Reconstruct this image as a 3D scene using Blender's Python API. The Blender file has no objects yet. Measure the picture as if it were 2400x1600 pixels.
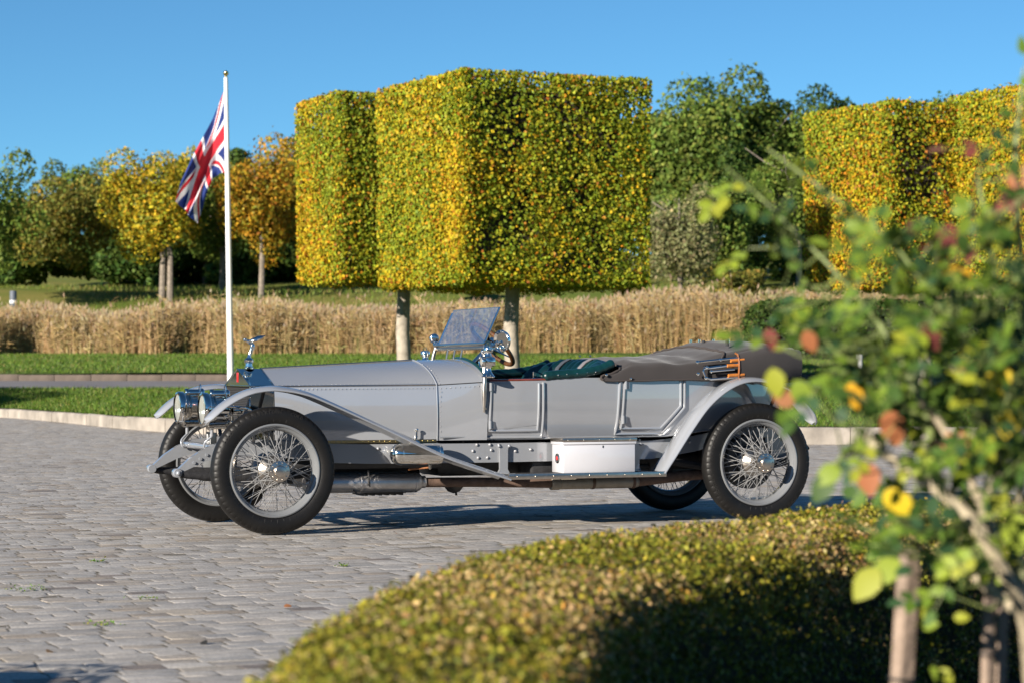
import bpy, bmesh, math, random
import numpy as np
from mathutils import Vector, Matrix

random.seed(11)
rng = np.random.default_rng(11)
scene = bpy.context.scene
COL = scene.collection

# ------------------------------------------------------------------ camera
HC = 1.1965           # eye height of the crouching photographer
FPX = 5667.0          # 85 mm lens on a 36 mm sensor, in pixels of a 2400 px wide frame
HORIZON = 848.87
cam_data = bpy.data.cameras.new('camera')
cam_data.lens = 85.0
cam_data.sensor_width = 36.0
cam_data.shift_y = (HORIZON - 800.0) / 2400.0
cam_data.clip_start = 0.1
cam_data.clip_end = 6000.0
cam_data.dof.use_dof = True
cam_data.dof.focus_distance = 17.6
cam_data.dof.aperture_fstop = 4.0
cam = bpy.data.objects.new('camera', cam_data)
cam.location = (0, 0, HC)
cam.rotation_euler = (math.radians(90), 0, 0)
COL.objects.link(cam)
scene.camera = cam

# ------------------------------------------------------------------ sky and sun
SUN_AZ = math.radians(42.0)     # the light travels away from the camera and to the right
SUN_EL = math.radians(19.0)
world = bpy.data.worlds.new('World')
scene.world = world
world.use_nodes = True
wn = world.node_tree
wn.nodes.clear()
w_out = wn.nodes.new('ShaderNodeOutputWorld')
w_bg = wn.nodes.new('ShaderNodeBackground')
w_sky = wn.nodes.new('ShaderNodeTexSky')
w_sky.sky_type = 'NISHITA'
w_sky.sun_disc = False
w_sky.sun_elevation = SUN_EL
w_sky.sun_rotation = math.radians(180.0) + SUN_AZ
w_sky.altitude = 30.0
w_sky.air_density = 0.6
w_sky.dust_density = 0.0
w_sky.ozone_density = 4.0
w_bg.inputs['Strength'].default_value = 0.062
w_tint = wn.nodes.new('ShaderNodeVectorMath')      # clear, clean October air: less red in the whole sky
w_tint.operation = 'MULTIPLY'
w_tint.inputs[1].default_value = (0.66, 1.0, 1.0)
wn.links.new(w_sky.outputs['Color'], w_tint.inputs[0])
wn.links.new(w_tint.outputs['Vector'], w_bg.inputs['Color'])
wn.links.new(w_bg.outputs['Background'], w_out.inputs['Surface'])

sun_data = bpy.data.lights.new('sun', 'SUN')
sun_data.energy = 5.0
sun_data.angle = math.radians(0.5)
sun_data.color = (1.0, 0.91, 0.79)
sun = bpy.data.objects.new('sun', sun_data)
sd = Vector((math.sin(SUN_AZ) * math.cos(SUN_EL), math.cos(SUN_AZ) * math.cos(SUN_EL), -math.sin(SUN_EL)))
sun.rotation_euler = sd.to_track_quat('-Z', 'Y').to_euler()
sun.location = (-20, -30, 30)
COL.objects.link(sun)

scene.view_settings.view_transform = 'Standard'
scene.view_settings.look = 'None'
scene.view_settings.gamma = 1.0
scene.view_settings.use_curve_mapping = False
scene.view_settings.exposure = 1.0
scene.cycles.use_denoising = True
scene.cycles.max_bounces = 8
scene.cycles.transparent_max_bounces = 8
scene.cycles.caustics_reflective = False
scene.cycles.caustics_refractive = False


def W(px, py, D):
    """the point that stands D metres in front of the lens along a sight line (2400 x 1600 frame)"""
    return ((px - 1200.0) / FPX * D, D, HC - (py - HORIZON) * D / FPX)


# ------------------------------------------------------------------ materials
MATS = {}


def mat(name, color, rough=0.5, metal=0.0, coat=0.0, noise=0.0, nscale=8.0, bump=0.0, bscale=60.0, spec=0.5, trans=0.0, attr=None, sheen=0.0):
    m = bpy.data.materials.new(name)
    m.use_nodes = True
    nt = m.node_tree
    b = nt.nodes['Principled BSDF']
    b.inputs['Roughness'].default_value = rough
    b.inputs['Metallic'].default_value = metal
    b.inputs['Coat Weight'].default_value = coat
    b.inputs['Coat Roughness'].default_value = 0.06
    b.inputs['Specular IOR Level'].default_value = spec
    b.inputs['Sheen Weight'].default_value = sheen
    if name in ('paint', 'paint_light'):
        b.inputs['Coat IOR'].default_value = 1.95
        b.inputs['Coat Roughness'].default_value = 0.03
    tc = nt.nodes.new('ShaderNodeTexCoord')
    csock = None
    if attr:
        a = nt.nodes.new('ShaderNodeAttribute')
        a.attribute_name = attr
        csock = a.outputs['Color']
    else:
        r = nt.nodes.new('ShaderNodeRGB')
        r.outputs[0].default_value = (*color, 1)
        csock = r.outputs[0]
    if noise > 0:
        n = nt.nodes.new('ShaderNodeTexNoise')
        n.inputs['Scale'].default_value = nscale
        n.inputs['Detail'].default_value = 6
        nt.links.new(tc.outputs['Object'], n.inputs['Vector'])
        mr = nt.nodes.new('ShaderNodeMapRange')
        mr.inputs['From Min'].default_value = 0.3
        mr.inputs['From Max'].default_value = 0.7
        mr.inputs['To Min'].default_value = 1.0 - noise
        mr.inputs['To Max'].default_value = 1.0 + noise
        nt.links.new(n.outputs['Fac'], mr.inputs['Value'])
        mx = nt.nodes.new('ShaderNodeVectorMath')
        mx.operation = 'SCALE'
        nt.links.new(csock, mx.inputs[0])
        nt.links.new(mr.outputs['Result'], mx.inputs['Scale'])
        csock = mx.outputs['Vector']
    nt.links.new(csock, b.inputs['Base Color'])
    if bump > 0:
        n2 = nt.nodes.new('ShaderNodeTexNoise')
        n2.inputs['Scale'].default_value = bscale
        n2.inputs['Detail'].default_value = 8
        nt.links.new(tc.outputs['Object'], n2.inputs['Vector'])
        bp = nt.nodes.new('ShaderNodeBump')
        bp.inputs['Strength'].default_value = bump
        bp.inputs['Distance'].default_value = 0.02
        nt.links.new(n2.outputs['Fac'], bp.inputs['Height'])
        nt.links.new(bp.outputs['Normal'], b.inputs['Normal'])
    if trans > 0:
        out = nt.nodes['Material Output']
        t = nt.nodes.new('ShaderNodeBsdfTranslucent')
        nt.links.new(csock, t.inputs['Color'])
        ms = nt.nodes.new('ShaderNodeMixShader')
        ms.inputs['Fac'].default_value = trans
        nt.links.new(b.outputs['BSDF'], ms.inputs[1])
        nt.links.new(t.outputs['BSDF'], ms.inputs[2])
        nt.links.new(ms.outputs['Shader'], out.inputs['Surface'])
    MATS[name] = m
    return m


mat('paint', (0.315, 0.328, 0.352), 0.22, 0.22, 1.0, noise=0.03, nscale=3, bump=0.05, bscale=2.2)
mat('paint_rim', (0.165, 0.172, 0.18), 0.2, 0, 0.6)
mat('paint_light', (0.315, 0.330, 0.357), 0.2, 0.22, 1.0, noise=0.02, nscale=4)
mat('paint_box', (0.56, 0.56, 0.59), 0.2, 0, 0.8, noise=0.02, nscale=5)
mat('chrome', (0.80, 0.77, 0.72), 0.07, 1.0, noise=0.04, nscale=12)
mat('nickel', (0.60, 0.54, 0.47), 0.28, 1.0, noise=0.12, nscale=30)
mat('brass', (0.62, 0.50, 0.28), 0.2, 1.0)
mat('gold', (0.8, 0.55, 0.16), 0.15, 1.0)
mat('tyre', (0.007, 0.0065, 0.0062), 0.5, noise=0.25, nscale=9, bump=0.06, bscale=90, spec=0.35)
mat('tyre_tread', (0.045, 0.042, 0.040), 0.8, noise=0.3, nscale=14, bump=0.1, bscale=120, spec=0.3)
mat('tyre_letter', (0.022, 0.021, 0.02), 0.6, spec=0.3)
mat('dark_metal', (0.03, 0.03, 0.032), 0.5, noise=0.3, nscale=20, bump=0.1, bscale=50)
mat('black_cloth', (0.012, 0.012, 0.014), 0.8, bump=0.3, bscale=40)
mat('alloy', (0.50, 0.49, 0.49), 0.36, 0.8, noise=0.15, nscale=12, bump=0.05, bscale=80)
mat('rust_pipe', (0.11, 0.07, 0.052), 0.75, 0.2, noise=0.4, nscale=18, bump=0.15, bscale=90)
mat('warm_alloy', (0.27, 0.24, 0.20), 0.5, 0.4, noise=0.2, nscale=14)
mat('hood_cloth', (0.030, 0.025, 0.0245), 0.85, noise=0.12, nscale=5, bump=0.08, bscale=300, sheen=0.15)
mat('hood_edge', (0.045, 0.036, 0.033), 0.8)
mat('hood_strap', (0.16, 0.15, 0.16), 0.8, noise=0.1, nscale=30)
mat('green_leather', (0.004, 0.030, 0.032), 0.28, noise=0.2, nscale=9, bump=0.06, bscale=120, coat=0.15)
mat('brown_leather', (0.24, 0.085, 0.025), 0.45, noise=0.25, nscale=40, bump=0.2, bscale=160)
mat('wood_stick', (0.50, 0.17, 0.03), 0.4, coat=0.3, noise=0.2, nscale=30)
mat('mahogany', (0.17, 0.035, 0.018), 0.35, coat=0.4, noise=0.2, nscale=20)
mat('red_badge', (0.55, 0.02, 0.02), 0.3, coat=0.5)
mat('black_plate', (0.012, 0.012, 0.012), 0.35)
mat('white_letter', (0.75, 0.75, 0.74), 0.5)
mat('reflector', (0.88, 0.86, 0.78), 0.18, 1.0)
mat('white_pole', (0.80, 0.80, 0.79), 0.4, noise=0.04, nscale=4)
mat('white_plastic', (0.66, 0.66, 0.66), 0.4)
mat('grey_post', (0.09, 0.105, 0.13), 0.6, noise=0.15, nscale=9)
mat('flag_white', (0.78, 0.78, 0.80), 0.8, trans=0.3)
mat('flag_red', (0.60, 0.018, 0.035), 0.8, trans=0.3)
mat('flag_blue', (0.012, 0.035, 0.19), 0.8, trans=0.3)
mat('leaf', (0.1, 0.1, 0.1), 0.55, attr='Col', trans=0.26, spec=0.14)
mat('leaf_gloss', (0.1, 0.1, 0.1), 0.5, attr='Col', trans=0.2, spec=0.18)
mat('reed', (0.1, 0.1, 0.1), 0.7, attr='Col', trans=0.25, spec=0.2)
mat('grass_blade', (0.1, 0.1, 0.1), 0.55, attr='Col', trans=0.3, spec=0.3)
mat('bark', (0.20, 0.165, 0.13), 0.85, noise=0.35, nscale=7, bump=0.5, bscale=25)
mat('rivet', (0.36, 0.36, 0.37), 0.2, 0.2)
mat('bark_pale', (0.31, 0.27, 0.215), 0.85, noise=0.35, nscale=5, bump=0.5, bscale=18)
mat('twig_core', (0.045, 0.034, 0.022), 0.9, noise=0.4, nscale=6, bump=0.6, bscale=12)
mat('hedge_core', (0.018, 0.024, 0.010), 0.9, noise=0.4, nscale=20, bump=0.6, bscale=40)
mat('cane', (0.36, 0.30, 0.20), 0.7, noise=0.3, nscale=30, bump=0.3, bscale=60)
mat('cane_green', (0.16, 0.20, 0.06), 0.55, noise=0.3, nscale=30)
mat('stake_wood', (0.27, 0.20, 0.15), 0.85, noise=0.3, nscale=18, bump=0.4, bscale=50)
mat('soil', (0.035, 0.027, 0.02), 0.95, noise=0.4, nscale=8, bump=0.6, bscale=30)
mat('plastic_tie', (0.03, 0.20, 0.17), 0.5)
mat('black_band', (0.012, 0.012, 0.012), 0.5)
mat('asphalt', (0.16, 0.15, 0.155), 0.85, noise=0.12, nscale=0.6, bump=0.15, bscale=40)
mat('kerb_brown', (0.115, 0.09, 0.072), 0.9, noise=0.3, nscale=2.5, bump=0.3, bscale=20)
mat('kerb_pale', (0.30, 0.265, 0.225), 0.85, noise=0.35, nscale=2.2, bump=0.3, bscale=20)


def glass_mat(name, tint, haze):
    m = bpy.data.materials.new(name)
    m.use_nodes = True
    nt = m.node_tree
    b = nt.nodes['Principled BSDF']
    out = nt.nodes['Material Output']
    b.inputs['Base Color'].default_value = (*tint, 1)
    b.inputs['Roughness'].default_value = 0.03 if haze < 0.4 else 0.1
    b.inputs['Specular IOR Level'].default_value = 1.0
    tr = nt.nodes.new('ShaderNodeBsdfTransparent')
    tr.inputs['Color'].default_value = (0.86, 0.92, 0.95, 1)
    tc = nt.nodes.new('ShaderNodeTexCoord')
    mp = nt.nodes.new('ShaderNodeMapping')
    mp.inputs['Scale'].default_value = (5, 34, 4)
    mp.inputs['Rotation'].default_value = (0.35, 0, 0)
    nt.links.new(tc.outputs['Object'], mp.inputs['Vector'])
    n = nt.nodes.new('ShaderNodeTexNoise')
    n.inputs['Scale'].default_value = 1.0
    n.inputs['Detail'].default_value = 5
    nt.links.new(mp.outputs['Vector'], n.inputs['Vector'])
    mr = nt.nodes.new('ShaderNodeMapRange')
    mr.inputs['From Min'].default_value = 0.3
    mr.inputs['From Max'].default_value = 0.72
    mr.inputs['To Min'].default_value = haze * 0.6
    mr.inputs['To Max'].default_value = haze * 1.5
    nt.links.new(n.outputs['Fac'], mr.inputs['Value'])
    ms = nt.nodes.new('ShaderNodeMixShader')
    nt.links.new(mr.outputs['Result'], ms.inputs['Fac'])
    nt.links.new(tr.outputs['BSDF'], ms.inputs[1])
    nt.links.new(b.outputs['BSDF'], ms.inputs[2])
    nt.links.new(ms.outputs['Shader'], out.inputs['Surface'])
    MATS[name] = m


glass_mat('screen_glass', (0.10, 0.16, 0.30), 0.26)
glass_mat('lens_glass', (0.50, 0.49, 0.44), 0.45)


def sett_mat():
    m = bpy.data.materials.new('sett_stone')
    m.use_nodes = True
    nt = m.node_tree
    b = nt.nodes['Principled BSDF']
    b.inputs['Roughness'].default_value = 0.72
    b.inputs['Specular IOR Level'].default_value = 0.35
    at = nt.nodes.new('ShaderNodeAttribute')
    at.attribute_name = 'Col'
    geo = nt.nodes.new('ShaderNodeNewGeometry')
    mp = nt.nodes.new('ShaderNodeMapping')
    mp.inputs['Rotation'].default_value = (0, 0, math.radians(-21))
    mp.inputs['Scale'].default_value = (1.0, 3.0, 1.0)
    nt.links.new(geo.outputs['Position'], mp.inputs['Vector'])
    n = nt.nodes.new('ShaderNodeTexNoise')
    n.inputs['Scale'].default_value = 9.0
    n.inputs['Detail'].default_value = 10
    n.inputs['Roughness'].default_value = 0.68
    nt.links.new(mp.outputs['Vector'], n.inputs['Vector'])
    n3 = nt.nodes.new('ShaderNodeTexNoise')
    n3.inputs['Scale'].default_value = 70.0
    n3.inputs['Detail'].default_value = 4
    nt.links.new(geo.outputs['Position'], n3.inputs['Vector'])
    mr = nt.nodes.new('ShaderNodeMapRange')
    mr.inputs['From Min'].default_value = 0.28
    mr.inputs['From Max'].default_value = 0.72
    mr.inputs['To Min'].default_value = 0.62
    mr.inputs['To Max'].default_value = 1.22
    nt.links.new(n.outputs['Fac'], mr.inputs['Value'])
    mr3 = nt.nodes.new('ShaderNodeMapRange')
    mr3.inputs['From Min'].default_value = 0.3
    mr3.inputs['From Max'].default_value = 0.7
    mr3.inputs['To Min'].default_value = 0.72
    mr3.inputs['To Max'].default_value = 1.2
    nt.links.new(n3.outputs['Fac'], mr3.inputs['Value'])
    mu = nt.nodes.new('ShaderNodeMath')
    mu.operation = 'MULTIPLY'
    nt.links.new(mr.outputs['Result'], mu.inputs[0])
    nt.links.new(mr3.outputs['Result'], mu.inputs[1])
    sc = nt.nodes.new('ShaderNodeVectorMath')
    sc.operation = 'SCALE'
    nt.links.new(at.outputs['Color'], sc.inputs[0])
    nt.links.new(mu.outputs['Value'], sc.inputs['Scale'])
    nt.links.new(sc.outputs['Vector'], b.inputs['Base Color'])
    ad = nt.nodes.new('ShaderNodeMath')
    ad.operation = 'MULTIPLY_ADD'
    ad.inputs[1].default_value = 0.35
    nt.links.new(n3.outputs['Fac'], ad.inputs[0])
    nt.links.new(n.outputs['Fac'], ad.inputs[2])
    bp = nt.nodes.new('ShaderNodeBump')
    bp.inputs['Strength'].default_value = 0.35
    bp.inputs['Distance'].default_value = 0.012
    nt.links.new(ad.outputs['Value'], bp.inputs['Height'])
    nt.links.new(bp.outputs['Normal'], b.inputs['Normal'])
    MATS['sett_stone'] = m


sett_mat()


def ground_mat(name, cols, scale, rough=0.95, bump=0.4, bscale=8.0):
    m = bpy.data.materials.new(name)
    m.use_nodes = True
    nt = m.node_tree
    b = nt.nodes['Principled BSDF']
    b.inputs['Roughness'].default_value = rough
    b.inputs['Specular IOR Level'].default_value = 0.15
    geo = nt.nodes.new('ShaderNodeNewGeometry')
    n = nt.nodes.new('ShaderNodeTexNoise')
    n.inputs['Scale'].default_value = scale
    n.inputs['Detail'].default_value = 8
    nt.links.new(geo.outputs['Position'], n.inputs['Vector'])
    cr = nt.nodes.new('ShaderNodeValToRGB')
    cr.color_ramp.elements[0].position = 0.32
    cr.color_ramp.elements[0].color = (*cols[0], 1)
    cr.color_ramp.elements[1].position = 0.68
    cr.color_ramp.elements[1].color = (*cols[1], 1)
    nt.links.new(n.outputs['Fac'], cr.inputs['Fac'])
    nt.links.new(cr.outputs['Color'], b.inputs['Base Color'])
    n2 = nt.nodes.new('ShaderNodeTexNoise')
    n2.inputs['Scale'].default_value = bscale
    n2.inputs['Detail'].default_value = 6
    nt.links.new(geo.outputs['Position'], n2.inputs['Vector'])
    bp = nt.nodes.new('ShaderNodeBump')
    bp.inputs['Strength'].default_value = bump
    bp.inputs['Distance'].default_value = 0.05
    nt.links.new(n2.outputs['Fac'], bp.inputs['Height'])
    nt.links.new(bp.outputs['Normal'], b.inputs['Normal'])
    MATS[name] = m


ground_mat('joint_soil', ((0.10, 0.088, 0.07), (0.24, 0.215, 0.18)), 14.0)
ground_mat('turf', ((0.05, 0.095, 0.012), (0.125, 0.165, 0.03)), 0.45)
ground_mat('rough_turf', ((0.10, 0.14, 0.02), (0.20, 0.18, 0.045)), 0.35)


# ------------------------------------------------------------------ mesh helpers
class G:
    """collects simple shapes; build() links them as one mesh object"""

    def __init__(self):
        self.v = []
        self.f = []

    def add(self, v, f):
        o = len(self.v)
        self.v += [tuple(p) for p in v]
        self.f += [tuple(i + o for i in q) for q in f]
        return self

    def box(self, x0, x1, y0, y1, z0, z1, bev=0.0):
        if bev <= 0:
            v = [(x0, y0, z0), (x1, y0, z0), (x1, y1, z0), (x0, y1, z0), (x0, y0, z1), (x1, y0, z1), (x1, y1, z1), (x0, y1, z1)]
            f = [(3, 2, 1, 0), (4, 5, 6, 7), (0, 1, 5, 4), (1, 2, 6, 5), (2, 3, 7, 6), (3, 0, 4, 7)]
            return self.add(v, f)
        bm = bmesh.new()
        bmesh.ops.create_cube(bm, size=1.0)
        for q in bm.verts:
            q.co = Vector(((x0 + x1) / 2 + q.co.x * (x1 - x0), (y0 + y1) / 2 + q.co.y * (y1 - y0), (z0 + z1) / 2 + q.co.z * (z1 - z0)))
        bmesh.ops.bevel(bm, geom=list(bm.edges), offset=bev, segments=2, affect='EDGES', profile=0.5)
        bm.verts.index_update()
        self.add([q.co[:] for q in bm.verts], [[q.index for q in fc.verts] for fc in bm.faces])
        bm.free()
        return self

    def tube(self, path, r, n=8, closed=False, caps=True, flat=1.0, up=None):
        P = [Vector(p) for p in path]
        m = len(P)
        R = r if isinstance(r, (list, tuple)) else [r] * m
        T = []
        for i in range(m):
            a = P[(i - 1) % m] if (closed or i > 0) else P[0]
            b = P[(i + 1) % m] if (closed or i < m - 1) else P[-1]
            T.append((b - a).normalized())
        ref = Vector(up) if up else (Vector((0, 0, 1)) if abs(T[0].z) < 0.9 else Vector((1, 0, 0)))
        u = (ref - T[0] * ref.dot(T[0])).normalized()
        vs, fs = [], []
        for i in range(m):
            u = (u - T[i] * u.dot(T[i]))
            if u.length < 1e-6:
                u = T[i].orthogonal()
            u.normalize()
            w = T[i].cross(u)
            for k in range(n):
                a = 2 * math.pi * k / n
                vs.append(P[i] + (u * math.cos(a) * flat + w * math.sin(a)) * R[i])
        for i in range(m - (0 if closed else 1)):
            j = (i + 1) % m
            for k in range(n):
                l = (k + 1) % n
                fs.append((i * n + k, i * n + l, j * n + l, j * n + k))
        if caps and not closed:
            fs.append(tuple(range(n))[::-1])
            fs.append(tuple((m - 1) * n + k for k in range(n)))
        return self.add(vs, fs)

    def lathe(self, prof, c=(0, 0, 0), axis='z', n=24, cap=True, d=None):
        """prof: (radius, height) pairs along the axis"""
        if d is None:
            d = {'x': (1, 0, 0), 'y': (0, 1, 0), 'z': (0, 0, 1)}[axis]
        d = Vector(d).normalized()
        u = d.orthogonal().normalized()
        w = d.cross(u)
        c = Vector(c)
        vs, fs = [], []
        for r, h in prof:
            for k in range(n):
                a = 2 * math.pi * k / n
                vs.append(c + d * h + (u * math.cos(a) + w * math.sin(a)) * r)
        for i in range(len(prof) - 1):
            for k in range(n):
                l = (k + 1) % n
                fs.append((i * n + k, i * n + l, (i + 1) * n + l, (i + 1) * n + k))
        if cap:
            if prof[0][0] > 1e-4:
                fs.append(tuple(range(n))[::-1])
            if prof[-1][0] > 1e-4:
                fs.append(tuple((len(prof) - 1) * n + k for k in range(n)))
        return self.add(vs, fs)

    def torus(self, c, R, r, d=(0, 0, 1), n=36, m=8):
        d = Vector(d).normalized()
        u = d.orthogonal().normalized()
        w = d.cross(u)
        c = Vector(c)
        return self.tube([c + (u * math.cos(2 * math.pi * k / n) + w * math.sin(2 * math.pi * k / n)) * R for k in range(n)], r, m, closed=True)

    def loft(self, secs, closed=False, cap=False):
        n = len(secs[0])
        vs = [p for s in secs for p in s]
        fs = []
        for i in range(len(secs) - 1):
            for k in range(n if closed else n - 1):
                l = (k + 1) % n
                fs.append((i * n + k, i * n + l, (i + 1) * n + l, (i + 1) * n + k))
        if cap:
            fs.append(tuple(range(n))[::-1])
            fs.append(tuple((len(secs) - 1) * n + k for k in range(n)))
        return self.add(vs, fs)

    def ball(self, c, r, n=10, m=6, s=(1, 1, 1)):
        prof = []
        vs, fs = [], []
        for i in range(m + 1):
            t = math.pi * i / m
            for k in range(n):
                a = 2 * math.pi * k / n
                vs.append((c[0] + r * s[0] * math.sin(t) * math.cos(a), c[1] + r * s[1] * math.sin(t) * math.sin(a), c[2] + r * s[2] * math.cos(t)))
        for i in range(m):
            for k in range(n):
                l = (k + 1) % n
                fs.append((i * n + k, (i + 1) * n + k, (i + 1) * n + l, i * n + l))
        return self.add(vs, fs)

    def mirrored(self):
        g = G()
        g.v = [(x, -y, z) for x, y, z in self.v]
        g.f = [q[::-1] for q in self.f]
        return g

    def build(self, name, material, parent=None, smooth=True, angle=38, thick=0.0):
        me = bpy.data.meshes.new(name)
        me.from_pydata([tuple(p) for p in self.v], [], self.f)
        me.update()
        bm = bmesh.new()
        bm.from_mesh(me)
        bmesh.ops.remove_doubles(bm, verts=bm.verts, dist=1e-5)
        if thick:
            bmesh.ops.recalc_face_normals(bm, faces=bm.faces)
            bmesh.ops.solidify(bm, geom=list(bm.faces), thickness=thick)
        bmesh.ops.recalc_face_normals(bm, faces=bm.faces)
        bm.to_mesh(me)
        bm.free()
        if smooth:
            me.polygons.foreach_set('use_smooth', [True] * len(me.polygons))
            me.set_sharp_from_angle(angle=math.radians(angle))
        ms = material if isinstance(material, (list, tuple)) else [material]
        for q in ms:
            me.materials.append(MATS[q])
        o = bpy.data.objects.new(name, me)
        COL.objects.link(o)
        if parent is not None:
            o.parent = parent
        return o


def empty(name, loc=(0, 0, 0), rz=0.0, parent=None):
    o = bpy.data.objects.new(name, None)
    o.empty_display_size = 0.2
    o.location = loc
    o.rotation_euler = (0, 0, rz)
    COL.objects.link(o)
    if parent is not None:
        o.parent = parent
    return o


def tag(o, label=None, cat=None, group=None, kind=None):
    if label:
        o['label'] = label
    if cat:
        o['category'] = cat
    if group:
        o['group'] = group
    if kind:
        o['kind'] = kind
    return o


def quads_mesh(name, V, cols, material, parent=None, nv=4, smooth=False):
    """V: (n, nv, 3) numpy array of loose faces, cols: (n, 3)"""
    n = len(V)
    me = bpy.data.meshes.new(name)
    me.vertices.add(n * nv)
    me.vertices.foreach_set('co', V.reshape(-1).astype(np.float32))
    me.loops.add(n * nv)
    me.loops.foreach_set('vertex_index', np.arange(n * nv, dtype=np.int32))
    me.polygons.add(n)
    me.polygons.foreach_set('loop_start', np.arange(0, n * nv, nv, dtype=np.int32))
    a = me.color_attributes.new('Col', 'FLOAT_COLOR', 'POINT')
    c4 = np.ones((n, nv, 4), np.float32)
    c4[:, :, :3] = cols[:, None, :]
    a.data.foreach_set('color', c4.reshape(-1))
    me.update(calc_edges=True)
    me.materials.append(MATS[material])
    o = bpy.data.objects.new(name, me)
    COL.objects.link(o)
    if parent is not None:
        o.parent = parent
    return o


def unit(a):
    return a / np.maximum(np.linalg.norm(a, axis=-1, keepdims=True), 1e-9)


def leaf_quads(P, N, size, aspect=0.62, spread=0.7, fold=0.18):
    n = len(P)
    N = unit(N + rng.normal(0, spread, (n, 3)))
    T = unit(np.cross(N, rng.normal(0, 1, (n, 3))))
    B = np.cross(N, T)
    s = (size if np.ndim(size) else np.full(n, size))[:, None]
    V = np.zeros((n, 4, 3))
    V[:, 0] = P - T * s * 0.5
    V[:, 1] = P + B * s * aspect * 0.5 + N * s * fold * 0.5
    V[:, 2] = P + T * s * 0.5
    V[:, 3] = P - B * s * aspect * 0.5 + N * s * fold * 0.5
    return V


def mixcols(pal, wts, n, jit=0.16):
    pal = np.array(pal)
    w = np.array(wts, float)
    w /= w.sum()
    c = pal[rng.choice(len(pal), n, p=w)]
    return np.clip(c * (1 + rng.normal(0, jit, (n, 1))) * (1 + rng.normal(0, 0.06, (n, 3))), 0.002, 0.9)


def vnoise(P, scale, seed=0):
    """cheap smooth 3-d value noise in 0..1"""
    Q = P * scale
    I = np.floor(Q).astype(np.int64)
    F = Q - I
    F = F * F * (3 - 2 * F)
    out = np.zeros(len(P))
    for dx in (0, 1):
        for dy in (0, 1):
            for dz in (0, 1):
                h = (I[:, 0] + dx) * 374761393 + (I[:, 1] + dy) * 668265263 + (I[:, 2] + dz) * 2147483647 + seed * 974711
                h = (h ^ (h >> 13)) * 1274126177
                h = ((h ^ (h >> 16)) & 0xFFFF) / 65535.0
                w = (F[:, 0] if dx else 1 - F[:, 0]) * (F[:, 1] if dy else 1 - F[:, 1]) * (F[:, 2] if dz else 1 - F[:, 2])
                out += h * w
    return out


# ------------------------------------------------------------------ the setting: ground, setts, kerbs, road, lawn, bank
KX = np.array([-60, -20, -14, -11.4, -9.0, -6.5, -3.0, 0.0, 4.2, 9.0, 60.0])
KY = np.array([56.0, 55.9, 55.5, 53.6, 48.5, 42.3, 37.6, 35.9, 35.4, 35.5, 36.5])


def kerb_y(x):
    # a smoothed polyline
    return (np.interp(x - 0.9, KX, KY) + np.interp(x - 0.3, KX, KY) + np.interp(x + 0.3, KX, KY) + np.interp(x + 0.9, KX, KY)) / 4


def kerb_h(x):
    return np.interp(x, [-12, -6, 4], [0.17, 0.23, 0.25])


ROAD0, ROAD1 = 57.0, 61.0


def terrain(x, y):
    x = np.asarray(x, float)
    y = np.asarray(y, float)
    k = kerb_y(x)
    z_verge = np.interp((y - k) / (ROAD0 - k), [0, 1], [0, 1]) * (0.60 - kerb_h(x)) + kerb_h(x)
    z_far = np.interp(y, [ROAD0, ROAD1, ROAD1 + 0.01, 82, 92, 100, 110, 122, 150, 240, 1500], [0.60, 0.76, 0.92, 1.46, 1.55, 2.6, 4.35, 5.0, 7.0, 12.0, 40.0])
    return np.where(y < k, 0.0, np.where(y < ROAD0, z_verge, z_far))


def tz(x, y):
    return float(terrain(x, y))


def sheet(name, X, Y, Z, material):
    ny, nx = X.shape
    v = list(zip(X.ravel().tolist(), Y.ravel().tolist(), Z.ravel().tolist()))
    f = [(j * nx + i, j * nx + i + 1, (j + 1) * nx + i + 1, (j + 1) * nx + i) for j in range(ny - 1) for i in range(nx - 1)]
    g = G()
    g.v, g.f = v, f
    o = g.build(name, material, angle=60)
    o['kind'] = 'structure'
    return o


paving = sheet('paving', *[np.array(a, float) for a in ([[-1500, 1500], [-1500, 1500]], [[-300, -300], [1500, 1500]], [[-0.0028, -0.0028], [-0.0028, -0.0028]])], 'joint_soil')

xs = np.concatenate([[-400, -150], np.linspace(-60, 60, 121), [150, 400]])
t = np.linspace(0, 1, 9)
Xg, Tg = np.meshgrid(xs, t)
Kg = kerb_y(Xg) + 0.24
Yg = Kg + (ROAD0 - Kg) * Tg
sheet('grass_verge', Xg, Yg, terrain(Xg, np.minimum(Yg, ROAD0 - 0.001)) + 0.01 * np.sin(Xg * 1.7) * np.sin(Tg * 9), 'turf')
Xg, Yg = np.meshgrid(np.array([-400.0, -60, 0, 60, 400]), np.array([ROAD0 - 0.05, (ROAD0 + ROAD1) / 2, ROAD1 + 0.1]))
sheet('road', Xg, Yg, np.where(Yg < ROAD0, 0.585, terrain(Xg, np.minimum(Yg, ROAD1 - 0.001)) + 0.004) - 0.02, 'asphalt')
ys = np.concatenate([np.linspace(ROAD1 + 0.2, 82, 16), np.linspace(84, 125, 24), [135, 150, 180, 240, 500, 1500]])
Xg, Yg = np.meshgrid(xs, ys)
Zg = terrain(Xg, Yg) + np.where(Yg > 80, 0.25 * np.sin(Xg * 0.23 + 1) * np.sin(Yg * 0.19), 0.02 * np.sin(Xg * 0.9) * np.sin(Yg * 0.8))
sel = ys <= 84.1
sheet('lawn', Xg[sel], Yg[sel], Zg[sel], 'turf')
sel = ys >= 83.9
sheet('grass_bank', Xg[sel], Yg[sel], Zg[sel] + 0.003, 'rough_turf')

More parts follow.
